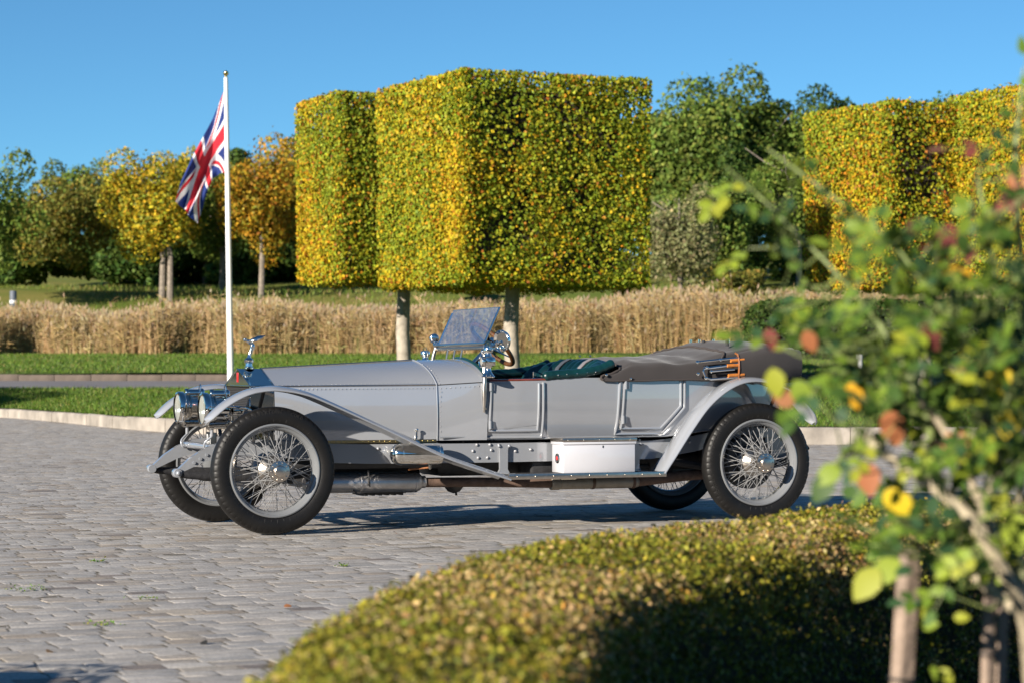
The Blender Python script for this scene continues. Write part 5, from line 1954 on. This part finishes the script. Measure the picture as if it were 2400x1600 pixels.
# ---- headlamps
for s_ in (-1, 1):
    hl_ = empty('headlamp', (-0.395, s_ * 0.345, 0.868), parent=car)
    hl_.scale = (0.95, 0.95, 0.95)
    g = G()
    g.lathe([(0.108, -0.012), (0.120, -0.010), (0.124, 0.0), (0.124, 0.030), (0.118, 0.040), (0.105, 0.046), (0.104, 0.062), (0.092, 0.082), (0.086, 0.095), (0.086, 0.165), (0.076, 0.190), (0.05, 0.205), (0.0, 0.208)], axis='x', n=48, cap=False)
    g.build('lamp_drum', 'chrome', hl_)
    g = G()
    g.lathe([(0.106, 0.0), (0.088, 0.035), (0.05, 0.065), (0.0, 0.075)], axis='x', n=40, cap=False)
    g.build('reflector', 'reflector', hl_)
    G().lathe([(0, -0.010), (0.06, -0.007), (0.112, 0.0), (0.112, 0.003), (0, 0.0)], axis='x', n=40).build('lens', 'lens_glass', hl_)
    g = G()
    g.lathe([(0.0, -0.075), (0.030, -0.075), (0.036, -0.068), (0.036, -0.05), (0.030, -0.045), (0.030, 0.045), (0.036, 0.05), (0.036, 0.068), (0.030, 0.075), (0, 0.075)], c=(0.125, 0, 0.112), axis='x', n=28)
    g.box(0.07, 0.18, -0.026, 0.026, 0.06, 0.115, 0.008)
    g.build('lamp_vent', 'chrome', hl_)
    g = G()
    g.tube([(0.16, -0.028, 0.115)] + [(0.16 + 0.012, 0.028 * math.cos(a), 0.150 + 0.028 * math.sin(a)) for a in np.linspace(math.pi, 0, 11)] + [(0.16, 0.028, 0.115)], 0.0042, 8)
    g.build('bail_handle', 'chrome', hl_)
    g = G()
    g.lathe([(0.0, 0.03), (0.032, 0.03), (0.040, 0.04), (0.040, 0.075), (0.034, 0.08), (0.034, 0.165), (0.042, 0.17), (0.042, 0.195), (0.030, 0.205), (0, 0.205)], c=(0, 0, -0.112), axis='x', n=28)
    for k in range(3):
        g.lathe([(0.090, 0.055 + k * 0.012), (0.108, 0.058 + k * 0.012), (0.090, 0.061 + k * 0.012)], axis='x', n=40, cap=False)
        g.build('lamp_fittings', 'chrome', hl_)
    g = G()
    g.tube([(0.07, 0, -0.12), (0.07, 0, -0.20)], 0.013, 10)
    g.tube(smooth_path([(0.07, 0, -0.20), (0.02, -s_ * 0.02, -0.25), (0.03, -s_ * 0.03, -0.30), (0.09, -s_ * 0.0, -0.30), (0.14, s_ * 0.03, -0.27)], 20), 0.008, 10)
    g.build('lamp_fork', 'paint', hl_)
# small auxiliary lamp and fittings between headlamp and radiator, near side
g = G()
g.lathe([(0.0, -0.02), (0.030, -0.015), (0.034, 0.0), (0.034, 0.05), (0.028, 0.06), (0, 0.065)], c=(-0.18, -0.40, 0.86), axis='x', n=24)
g.tube([(-0.15, -0.40, 0.82), (-0.15, -0.40, 0.70)], 0.009, 8)
g.tube([(-0.25, -0.46, 0.89), (-0.12, -0.44, 0.88), (-0.05, -0.36, 0.86)], 0.008, 8)
g.lathe([(0, 0), (0.022, 0), (0.025, 0.02), (0.012, 0.03), (0.012, 0.06), (0, 0.062)], c=(-0.2, -0.42, 0.76), n=16)
g.build('auxiliary_lamp', 'chrome', car)
# number plate
pl_ = G().box(-0.268, -0.260, -0.22, 0.03, 0.595, 0.700, 0.002).build('number_plate', 'black_plate', car)
v, f = text_mesh_points('R-1', 0.115)
g = G()
g.add([(-0.2695 - p[2] * 0.4, 0.018 - p[0] * 0.72, 0.606 + p[1]) for p in v], f)
g.build('plate_letters', 'white_letter', pl_)

# ---- tool box on the near running board
tb = empty('tool_box', parent=car)
G().box(2.168, 2.742, -0.815, -0.60, 0.394, 0.600, 0.006).build('box_body', 'paint_box', tb)
lid = G().box(2.160, 2.750, -0.822, -0.594, 0.601, 0.620, 0.004).build('box_lid', 'paint_box', tb)
g = G().box(2.157, 2.753, -0.826, -0.590, 0.621, 0.648, 0.004)
for k in range(5):
    g.ball((2.20 + k * 0.125, -0.827, 0.634), 0.005, 8, 5)
g.build('lid_strip', 'nickel', lid)
g = G()
g.lathe([(0.0, 0.0), (0.034, 0.0), (0.036, 0.004), (0.030, 0.006), (0.0, 0.004)], c=(2.168, -0.71, 0.50), d=(-1, 0, 0), n=28)
em = g.build('emblem', 'black_plate', tb)
g = G().torus((2.163, -0.71, 0.50), 0.033, 0.0035, (1, 0, 0), 28, 6)
g.torus((2.163, -0.71, 0.50), 0.020, 0.0025, (1, 0, 0), 24, 6)
g.build('emblem_ring', 'chrome', em)
G().lathe([(0, 0), (0.015, 0), (0.015, 0.004), (0, 0.005)], c=(2.163, -0.71, 0.50), d=(-1, 0, 0), n=20).build('emblem_centre', 'red_badge', em)
G().box(2.478, 2.486, -0.8175, -0.813, 0.575, 0.592).build('keyhole', 'black_plate', tb)

# ---- tail lamp and tank at the rear
g = G().lathe([(0.0, -0.06), (0.02, -0.055), (0.026, -0.03), (0.024, 0.0), (0.034, 0.005), (0.036, 0.025), (0, 0.028)], c=(4.32, -0.40, 0.56), axis='x', n=24)
g.build('tail_lamp', 'chrome', car)
G().tube([(4.30, -0.40, 0.56), (4.20, -0.40, 0.60), (4.1, -0.38, 0.64)], 0.010, 8).build('tail_lamp_bracket', 'dark_metal', car)
G().lathe([(0.0, -0.42), (0.13, -0.42), (0.14, -0.40), (0.14, 0.40), (0.13, 0.42), (0, 0.42)], c=(4.16, 0, 0.60), axis='y', n=28).build('fuel_tank', 'paint', car)

for o_ in [q for q in bpy.data.objects if q.type == 'MESH']:
    if o_.name.split('.')[0] in ('rivets', 'scuttle_rivets', 'bolts', 'studs', 'spokes', 'lettering', 'sidewall_ribs', 'fasteners', 'brass_strip'):
        o_['kind'] = 'stuff'
# ------------------------------------------------------------------ flagpole and flag
FD = 55.0
pb = W(541, 925, FD)
pt = W(529.5, 182, FD)
gz = tz(pb[0], FD)
pole = empty('flagpole', (pb[0], FD, gz))
tag(pole, 'tall white flagpole with a gold ball finial left of the clipped trees', 'flagpole')
dx = pt[0] - pb[0]
L = pt[2] - gz
G().tube([(0, 0, -0.02), (dx * 0.5, 0, L * 0.5), (dx, 0, L)], [0.075, 0.062, 0.046], 20).build('pole', 'white_pole', pole)
g = G().lathe([(0.0, 0.0), (0.03, 0.0), (0.03, 0.03), (0.02, 0.035), (0.045, 0.05), (0.06, 0.08), (0.062, 0.10), (0.052, 0.135), (0.02, 0.155), (0, 0.157)], c=(dx, 0, L), n=24)
g.build('finial', 'gold', pole)
G().lathe([(0.11, -0.02), (0.12, 0.0), (0.12, 0.04), (0.08, 0.08), (0.075, 0.1)], n=24).build('base_collar', 'white_pole', pole)

# the flag hangs limp: hoist along the pole, fly drooping down to the left
def union(u, v):
    """0 white, 1 red, 2 blue; u 0..1 along the fly, v 0..1 down the hoist"""
    x, y = u * 60 - 30, 15 - v * 30
    if abs(x) < 3 or abs(y) < 3:
        return 1
    if abs(x) < 5 or abs(y) < 5:
        return 0
    for sgn in (1, -1):
        # signed distance to a diagonal
        d_ = (x - sgn * 2 * y) / math.sqrt(5)
        if abs(d_) < 3:
            # counterchanged red arms
            k_ = d_ if (sgn == 1) == (x > 0) else d_
            side_ = -d_ if x > 0 else d_
            if sgn == 1:
                rr_ = -2 < (d_ if x > 0 else -d_) < 0
            else:
                rr_ = -2 < (d_ if x > 0 else -d_) < 0
            return 1 if rr_ else 0
    return 2


TE = [(525, 214), (499, 262), (475, 312), (448, 372), (426, 430), (415, 474)]
BE = [(527, 404), (510, 404), (496, 416), (484, 448), (473, 486), (460, 522)]
NU, NV = 120, 60
Vf, Ff, Mi = [], [], []
for i in range(NU + 1):
    u = i / NU
    tx = np.interp(u, np.linspace(0, 1, 6), [p[0] for p in TE])
    ty = np.interp(u, np.linspace(0, 1, 6), [p[1] for p in TE])
    bx = np.interp(u, np.linspace(0, 1, 6), [p[0] for p in BE])
    by = np.interp(u, np.linspace(0, 1, 6), [p[1] for p in BE])
    for j in range(NV + 1):
        v = j / NV
        px_, py_ = tx + (bx - tx) * v, ty + (by - ty) * v
        px_ += 7 * math.sin(v * 9 + u * 4) * u * (1 - 0.4 * u) * math.sin(math.pi * v)
        dep = 0.42 * math.sin(min(1, u / 0.33) * math.pi * 0.5) - 0.95 * max(0, u - 0.25) * (1 - v * 0.55) + 0.16 * math.sin(v * 8.0 + u * 6.0) * u + 0.05 * math.sin(v * 21 - u * 5) * u
        q = W(px_, py_, FD)
        Vf.append((q[0] - pb[0], dep, q[2] - gz))
for i in range(NU):
    for j in range(NV):
        a = i * (NV + 1) + j
        Ff.append((a, a + 1, a + NV + 2, a + NV + 1))
        Mi.append(union((i + 0.5) / NU, (j + 0.5) / NV))
me = bpy.data.meshes.new('flag')
me.from_pydata(Vf, [], Ff)
for k in ('flag_white', 'flag_red', 'flag_blue'):
    me.materials.append(MATS[k])
me.polygons.foreach_set('material_index', Mi)
me.polygons.foreach_set('use_smooth', [True] * len(me.polygons))
flag = bpy.data.objects.new('flag', me)
COL.objects.link(flag)
flag.location = (pb[0], FD, gz)
tag(flag, 'red, white and blue Union flag hanging limp from the white pole', 'flag')

# ------------------------------------------------------------------ bollards
q = W(2015, 905, 50)
bz = tz(q[0], 50)
bol = empty('bollard', (q[0], 50, bz))
tag(bol, 'slim white bollard light with a steel cap seen through the rose leaves', 'bollard')
ht = HC + (HORIZON - 803) * 50 / FPX - bz
G().lathe([(0.085, 0), (0.085, 0.03), (0.065, 0.05), (0.062, ht - 0.22)], n=24).build('post', 'white_plastic', bol)
G().lathe([(0.070, ht - 0.225), (0.074, ht - 0.20), (0.074, ht - 0.10), (0.066, ht - 0.04), (0.03, ht), (0, ht + 0.002)], n=24).build('cap', 'chrome', bol)
q = W(31, 725, 96)
bz = tz(q[0], 96)
ht = HC + (HORIZON - 682) * 96 / FPX - bz
bol = empty('bollard', (q[0], 96, bz))
tag(bol, 'dark grey post standing beyond the reeds at the left edge', 'bollard')
G().lathe([(0.14, 0), (0.14, ht - 0.05), (0.12, ht), (0, ht + 0.01)], n=16).build('post', 'grey_post', bol)
G().lathe([(0.145, ht - 0.5), (0.15, ht - 0.48), (0.15, ht - 0.40), (0.145, ht - 0.38)], n=16).build('band', 'white_plastic', bol)


# ------------------------------------------------------------------ rose bush
RD = 4.6
ROOT = W(2420, 1560, 4.7)
rose = empty('rose_bush', (ROOT[0], 4.7, 0))
tag(rose, 'rose bush with green, yellow and reddish leaves at the right edge', 'rose bush')
ro = np.array([ROOT[0], 4.7, 0.0])
rr = random.Random(21)


def cane(pts, radii, material, name='cane'):
    P = [np.array(W(px, py, RD + dd)) - ro for px, py, dd in pts]
    sp = smooth_path(P, 8 * (len(P) - 1))
    k = len(sp)
    rad_ = [np.interp(i / (k - 1), np.linspace(0, 1, len(radii)), radii) for i in range(k)]
    return G().tube(sp, [float(r) for r in rad_], 8).build(name, material, rose), sp


CANES = [
    ([(2400, 1430, 0.05), (2340, 1300, 0.08), (2300, 1180, 0.08), (2215, 1010, 0.1), (2150, 930, 0.12)], [0.012, 0.011, 0.010, 0.008, 0.005], 'cane'),
    ([(2405, 1440, 0.1), (2385, 1220, 0.12), (2400, 1060, 0.12), (2360, 930, 0.14)], [0.012, 0.010, 0.008, 0.005], 'cane'),
    ([(2420, 1620, 0.1), (2400, 1440, 0.0), (2340, 1320, -0.05), (2270, 1210, -0.05), (2170, 1125, 0.0), (2075, 1065, 0.05), (2020, 1010, 0.1)], [0.017, 0.016, 0.0145, 0.0135, 0.012, 0.010, 0.007], 'cane'),
    ([(2290, 1235, -0.04), (2330, 1140, 0.02), (2345, 1050, 0.05), (2290, 960, 0.05), (2230, 860, 0.1)], [0.011, 0.010, 0.009, 0.007, 0.005], 'cane'),
    ([(2400, 1440, 0.0), (2300, 1360, 0.1), (2260, 1310, 0.15)], [0.014, 0.012, 0.008], 'cane'),
    ([(2410, 1440, 0.1), (2370, 1250, 0.15), (2350, 1080, 0.1), (2365, 900, 0.1), (2340, 700, 0.12), (2310, 520, 0.1), (2290, 400, 0.1)], [0.012, 0.010, 0.009, 0.008, 0.006, 0.005, 0.003], 'cane_green'),
    ([(2170, 1125, 0.0), (2180, 1000, 0.1), (2130, 880, 0.15), (2060, 760, 0.2), (1960, 640, 0.2), (1880, 560, 0.25), (1790, 470, 0.3), (1700, 390, 0.3)], [0.008, 0.007, 0.006, 0.005, 0.004, 0.003, 0.003, 0.002], 'cane_green'),
    ([(2345, 1050, 0.05), (2260, 820, 0.1), (2180, 690, 0.1), (2080, 560, 0.2), (1950, 460, 0.2), (1800, 350, 0.3)], [0.006, 0.005, 0.005, 0.004, 0.003, 0.002], 'cane_green'),
    ([(2180, 1000, 0.1), (2040, 880, 0.1), (1930, 800, 0.1), (1800, 720, 0.1)], [0.006, 0.005, 0.004, 0.002], 'cane_green'),
    ([(2075, 1065, 0.05), (1990, 1060, 0.02), (1960, 1085, 0.0), (1930, 1110, 0.0)], [0.006, 0.005, 0.004, 0.002], 'cane_green'),
    ([(2420, 1100, 0.2), (2400, 700, 0.2), (2380, 400, 0.2), (2400, 160, 0.2)], [0.009, 0.008, 0.006, 0.003], 'cane_green'),
    ([(2260, 1310, 0.15), (2180, 1250, 0.2), (2110, 1230, 0.2)], [0.006, 0.005, 0.003], 'cane_green'),
]
shoots = []
for pts, rad_, m_ in CANES:
    o_, sp = cane(pts, rad_, m_)
    shoots.append(sp)

# leaflets: a pointed oval, slightly folded along its rib
def leaflet_mesh(cols, k):
    prof = [(0.0, 0.0), (0.12, 0.20), (0.35, 0.34), (0.62, 0.30), (0.85, 0.15), (1.0, 0.0)]
    v, f = [], []
    curl = 0.10 + 0.06 * k
    for t_, w_ in prof:
        z = -curl * (t_ - 0.3) ** 2
        v += [(t_, -w_, z + 0.10 * w_), (t_, 0, z), (t_, w_, z + 0.10 * w_)]
    for i in range(len(prof) - 1):
        a = i * 3
        f += [(a, a + 3, a + 4, a + 1), (a + 1, a + 4, a + 5, a + 2)]
    me = bpy.data.meshes.new('leaf')
    me.from_pydata(v, [], f)
    me.polygons.foreach_set('use_smooth', [True] * len(f))
    a = me.color_attributes.new('Col', 'FLOAT_COLOR', 'POINT')
    a.data.foreach_set('color', np.tile(np.append(cols, 1.0), len(v)).astype(np.float32))
    me.materials.append(MATS['leaf_gloss'])
    return me


LP = {
    'green': [(0.065, 0.125, 0.02), (0.085, 0.15, 0.02), (0.045, 0.09, 0.018), (0.12, 0.19, 0.022), (0.035, 0.08, 0.032), (0.15, 0.22, 0.025)],
    'lime': [(0.22, 0.28, 0.025), (0.28, 0.30, 0.03), (0.19, 0.26, 0.03)],
    'yellow': [(0.58, 0.42, 0.02), (0.62, 0.33, 0.02)],
    'red': [(0.13, 0.035, 0.03), (0.19, 0.05, 0.04), (0.16, 0.07, 0.05)],
    'rust': [(0.33, 0.12, 0.05), (0.38, 0.17, 0.08)],
}
LM = {k: [leaflet_mesh(np.array(c), i % 3) for i, c in enumerate(v)] for k, v in LP.items()}
stalks = []
leaf_specs = []      # (pos, direction, normal, length, kind)


def rnd_dir():
    d_ = Vector((rr.gauss(0, 1), rr.gauss(0, 1), rr.gauss(0, 1)))
    return d_.normalized()


def sprig(p, d_, n=5, size=0.058, kind=None):
    """a rose leaf: leaflets in pairs along a short stalk"""
    d_ = d_.normalized()
    nrm_ = (Vector((-0.25, -0.75, 0.6)) + rnd_dir() * 0.75)
    nrm_ = (nrm_ - d_ * nrm_.dot(d_)).normalized()
    sidev = d_.cross(nrm_)
    kd = kind or rr.choices(['green', 'lime', 'yellow', 'red', 'rust'], [11, 3.0, 0.5, 0.25, 0.22])[0]
    Ls = size * 2.2
    stalks.append((p, p + d_ * Ls))
    for k in range(n // 2):
        q_ = p + d_ * Ls * (0.35 + 0.42 * k)
        for sg in (-1, 1):
            leaf_specs.append((q_, (sidev * sg * 0.85 + d_ * 0.55 + rnd_dir() * 0.2), nrm_ + rnd_dir() * 0.25, size * rr.uniform(0.75, 1.05), kd))
    leaf_specs.append((p + d_ * Ls * 0.98, d_ + rnd_dir() * 0.15, nrm_, size * rr.uniform(0.95, 1.2), kd))


# leaf positions: clusters (px, py, spread px, sprigs, depth jitter)
CLUST = [(2160, 1150, 60, 4, None), (2130, 1250, 60, 8, 'green'), (2170, 1330, 50, 4, 'green'), (2240, 1240, 55, 6, 'green'),
         (2100, 950, 60, 8, None), (2220, 900, 80, 13, None), (2320, 950, 80, 15, None), (2370, 1100, 70, 13, None), (2220, 1040, 70, 11, None), (2300, 1160, 60, 7, 'green'),
         (1890, 830, 38, 3, None), (1960, 870, 50, 7, None), (2010, 790, 60, 8, None), (2110, 820, 70, 11, None), (2220, 740, 80, 12, None), (2330, 790, 80, 14, None),
         (2370, 650, 60, 7, 'green'), (2260, 630, 70, 6, None), (2120, 670, 70, 6, None), (1990, 650, 50, 3, 'green'), (1880, 640, 40, 2, 'green'),
         (1790, 580, 25, 1, 'lime'), (1850, 530, 40, 2, 'green'), (1930, 490, 50, 2, 'green'), (2140, 570, 45, 3, 'green'), (2040, 550, 45, 2, 'green'),
         (2280, 500, 50, 2, 'red'), (2340, 440, 40, 2, 'red'), (2370, 540, 40, 2, 'red'), (1700, 410, 20, 1, 'lime'), (1860, 440, 30, 1, 'lime'),
         (2350, 350, 45, 2, 'green'), (2390, 430, 40, 2, None), (2310, 580, 50, 3, 'green'), (2410, 560, 40, 3, 'green'), (2410, 300, 20, 1, 'green'), (2420, 220, 10, 1, 'green'), (2420, 900, 60, 6, 'green'), (2400, 760, 60, 6, 'green'), (2400, 1020, 60, 6, 'green'),
         (2370, 1300, 50, 4, 'lime'), (2390, 880, 50, 6, None), (2090, 1180, 35, 3, None), (2030, 960, 40, 4, None)]
for px_, py_, sp_, n_, kd in CLUST:
    for k in range(int(n_ * 1.6 + 0.5)):
        p = Vector(np.array(W(px_ + rr.gauss(0, sp_), py_ + rr.gauss(0, sp_ * 0.9), RD + rr.uniform(-0.25, 0.45))) - ro)
        d_ = Vector((-0.4, -0.35, 0.15)) + rnd_dir() * 0.9
        sprig(p, d_, rr.choice([3, 5, 5]), rr.uniform(0.026, 0.041), kd)
# single leaves that stand out in the photograph
for px_, py_, sz, kd, dv in [(2030, 1080, 0.058, 'rust', (0.1, -0.3, -1)), (1800, 770, 0.036, 'red', (0.2, 0, -1)), (1885, 775, 0.038, 'rust', (0.4, 0, -0.8)), (2070, 1150, 0.060, 'yellow', (0.7, -0.2, -0.5)), (1970, 1090, 0.05, 'lime', (-0.8, 0, -0.6)), (1950, 1110, 0.055, 'green', (-0.6, 0, -0.9)),
                             (2335, 845, 0.06, 'yellow', (0.1, -0.2, -1)), (2370, 945, 0.065, 'yellow', (-0.1, -0.2, -1)), (1992, 895, 0.045, 'yellow', (0.3, 0, -1)), (2110, 1310, 0.06, 'lime', (-0.6, 0, -0.5)),
                             (2060, 1330, 0.065, 'lime', (-0.7, 0, -0.9)), (2310, 1210, 0.05, 'lime', (0.5, 0, 0.5)), (1810, 860, 0.05, 'lime', (0.2, -0.1, -1)), (1860, 890, 0.05, 'lime', (0.5, -0.1, -0.8)), (1860, 950, 0.045, 'rust', (-0.5, 0, 0.4)), (2380, 1200, 0.07, 'lime', (0, -0.2, -1)), (2160, 760, 0.05, 'red', (0.4, 0, -0.6)), (2080, 960, 0.06, 'rust', (0.3, 0, -1))]:
    leaf_specs.append((Vector(np.array(W(px_, py_, RD - 0.05)) - ro), Vector(dv), Vector((-0.2, -0.9, 0.3)), sz * 1.2, kd))

# thin twigs join each leaf stalk to the nearest cane
allc = [Vector(q) for sp in shoots for q in sp]
g = G()
for a_, b_ in stalks:
    near = min(allc, key=lambda q: (q - a_).length + 0.6 * abs(q.z - a_.z + 0.05))
    if (near - a_).length < 0.42:
        mid_ = (near + a_) * 0.5 + Vector((rr.uniform(-0.02, 0.02), rr.uniform(-0.02, 0.02), rr.uniform(-0.035, 0.0)))
        g.tube([near, mid_, a_], [0.0026, 0.0021, 0.0014], 5, caps=False)
    g.tube([a_, b_], [0.0013, 0.0009], 4, caps=False)
tw = g.build('twigs', 'cane_green', rose)
tw['kind'] = 'stuff'
# a few more leaves low on the stakes
LOW = [(2160, 1480, 3), (2190, 1570, 4), (2200, 1420, 1)]
for px_, py_, n_ in LOW:
    for k in range(n_):
        leaf_specs.append((Vector(np.array(W(px_ + rr.gauss(0, 18), py_ + rr.gauss(0, 18), RD)) - ro), rnd_dir() + Vector((0.3, 0, 0.4)), Vector((-0.2, -0.8, 0.4)), rr.uniform(0.03, 0.042), 'lime'))


def leaf_matrix(p, d_, nrm_, size):
    d_ = d_.normalized()
    nrm_ = nrm_ - d_ * nrm_.dot(d_)
    if nrm_.length < 1e-4:
        nrm_ = d_.orthogonal()
    nrm_.normalize()
    y_ = nrm_.cross(d_)
    M = Matrix(((d_.x, y_.x, nrm_.x), (d_.y, y_.y, nrm_.y), (d_.z, y_.z, nrm_.z))).to_4x4()
    return Matrix.Translation(p) @ M @ Matrix.Scale(size, 4)


leaf_specs.sort(key=lambda s: -s[3] / (s[0].y + ro[1]) if abs((s[0].x + ro[0])) / (s[0].y + ro[1]) < 0.2125 else 0)
rest_v, rest_f, rest_c = [], [], []
for i, (p, d_, n_, sz, kd) in enumerate(leaf_specs):
    k = rr.randrange(len(LM[kd]))
    M = leaf_matrix(p, d_, n_, sz)
    if i < 300:
        o_ = bpy.data.objects.new('leaf', LM[kd][k])
        COL.objects.link(o_)
        o_.parent = rose
        o_.matrix_local = M
    else:
        me = LM[kd][k]
        o0 = len(rest_v)
        rest_v += [tuple(M @ q.co) for q in me.vertices]
        rest_f += [tuple(a + o0 for a in pg.vertices) for pg in me.polygons]
        rest_c += [tuple(LP[kd][k]) + (1.0,)] * len(me.vertices)
if rest_v:
    me = bpy.data.meshes.new('small_leaves')
    me.from_pydata(rest_v, [], rest_f)
    a = me.color_attributes.new('Col', 'FLOAT_COLOR', 'POINT')
    a.data.foreach_set('color', np.array(rest_c, np.float32).ravel())
    me.materials.append(MATS['leaf_gloss'])
    o_ = bpy.data.objects.new('small_leaves', me)
    COL.objects.link(o_)
    o_.parent = rose
    o_['kind'] = 'stuff'


# stakes that hold the rose
def stake(px0, py0, px1, wd, D, label, ties):
    a, b = np.array(W(px0, py0, D)), np.array(W(px1, 1600, D))
    sl = (b - a) / (a[2] - b[2])
    foot = a + sl * a[2]
    top = a + (a - foot) / np.linalg.norm(a - foot) * 0.0
    st = empty('wooden_stake', (foot[0], foot[1], 0))
    tag(st, label, 'stake', 'wooden stakes of the rose bush')
    g = G()
    u = Vector(a - foot)
    h_ = wd / 2
    secs = []
    for t_, k_ in ((0.0, 1.0), (0.5, 1.03), (0.97, 1.0), (1.0, 0.8)):
        c_ = u * t_
        secs.append([(c_.x + sx * h_ * k_, c_.y + sy * h_ * k_, c_.z) for sx, sy in ((-1.1, -0.35), (-0.2, -1.0), (1.1, -0.3), (0.3, 1.0))])
    g.loft(secs, closed=True, cap=True)
    g.build('post', 'stake_wood', st, angle=20)
    for py_, m_ in ties:
        z_ = W(px0, py_, D)[2]
        c_ = u * (z_ / u.z)
        G().torus((c_.x, c_.y, c_.z), wd * 0.62, 0.0035, (0.05, 0, 1), 20, 6).build('tie', m_, st)


stake(2130, 1290, 2112, 0.040, 4.75, 'split wooden stake left of the rose stem, in front of the dark hedge side', [(1410, 'plastic_tie'), (1590, 'black_band')])
stake(2322, 1290, 2312, 0.022, 4.8, 'thin brown stake beside the grey rose cane at the right edge', [(1380, 'black_band'), (1532, 'black_band')])
stake(2352, 1400, 2345, 0.020, 4.85, 'pale grey stick just right of the thin brown stake', [])

# ------------------------------------------------------------------ small plants in the joints and fallen leaves
WEEDS = [(38, 1384, 0.05, 'small green weed in the joints at far left'), (88, 1383, 0.05, 'low creeping weed right beside the far-left one'), (344, 1405, 0.035, 'weed tuft in the joints nearest the box hedge'),
         (237, 1466, 0.045, 'weed tuft lowest in the picture on the setts'), (229, 1316, 0.03, 'tiny weed standing above the other tufts on the setts'), (804, 1327, 0.025, 'tiny two-leaved seedling close to the hedge edge')]
for px_, py_, sz, lab in WEEDS:
    d_ = HC * FPX / (py_ - HORIZON)
    x_ = (px_ - 1200) / FPX * d_
    n = 34
    P = np.stack([rng.normal(0, sz * 0.9, n), rng.normal(0, sz * 0.35, n), np.abs(rng.normal(0, sz * 0.30, n)) + 0.004], 1)
    V = leaf_quads(P, np.tile([0, -0.3, 1.0], (n, 1)), 0.014 * rng.uniform(0.7, 1.3, n), 0.7, 0.5)
    o_ = quads_mesh('weed', V, mixcols([(0.10, 0.19, 0.03), (0.15, 0.22, 0.03), (0.24, 0.22, 0.04)], [3, 2, 1], n), 'leaf')
    o_.location = (x_, d_, 0.0)
    tag(o_, lab, 'weed', 'weeds in the paving joints')
FALL = [(682, 1422, (0.50, 0.22, 0.10), 'rust-orange fallen leaf near the box hedge'), (924, 1249, (0.28, 0.07, 0.03), 'small red fallen leaf in front of the car'), (475, 1507, (0.03, 0.03, 0.03), 'dark curled fallen leaf lowest on the setts'), (120, 1530, (0.14, 0.09, 0.05), 'brown fallen leaf at lower left')]
for px_, py_, c_, lab in FALL:
    d_ = HC * FPX / (py_ - HORIZON)
    x_ = (px_ - 1200) / FPX * d_
    me = leaflet_mesh(np.array(c_), 2)
    o_ = bpy.data.objects.new('fallen_leaf', me)
    COL.objects.link(o_)
    o_.location = (x_, d_, 0.012)
    o_.rotation_euler = (0.5, 0.25, rr.uniform(0, 6))
    o_.scale = (0.05, 0.05, 0.05)
    tag(o_, lab, 'leaf', 'fallen leaves on the setts')

# ------------------------------------------------------------------ the long house behind the photographer: unseen, but mirrored in the bright metal
bd = empty('long_building', (0, -38, 0))
tag(bd, 'long timber-clad building behind the photographer, seen only as reflections', 'building')
mat('timber_clad', (0.20, 0.13, 0.085), 0.8, noise=0.25, nscale=1.5)
mat('pale_render', (0.55, 0.50, 0.43), 0.85, noise=0.08, nscale=1.0)
mat('roof_sheet', (0.12, 0.12, 0.13), 0.6)
mat('window_glass', (0.03, 0.035, 0.04), 0.08)
G().box(-55, 55, -12, 0, -0.3, 3.2).build('ground_floor_wall', 'pale_render', bd, smooth=False)
G().box(-55, 55, -12, 0.25, 3.202, 7.6).build('upper_wall', 'timber_clad', bd, smooth=False)
G().box(-56, 56, -13, 1.4, 7.602, 8.1).build('roof', 'roof_sheet', bd, smooth=False)
wp = None
for k in range(22):
    xk = -52 + k * 4.9
    if wp is None:
        wp = G().box(-1.5, 1.5, -0.05, 0.06, 0.5, 2.7).build('window', 'window_glass', bd, smooth=False)
        o_ = wp
    else:
        o_ = wp.copy()
        COL.objects.link(o_)
    o_.location = (xk, 0, 0)
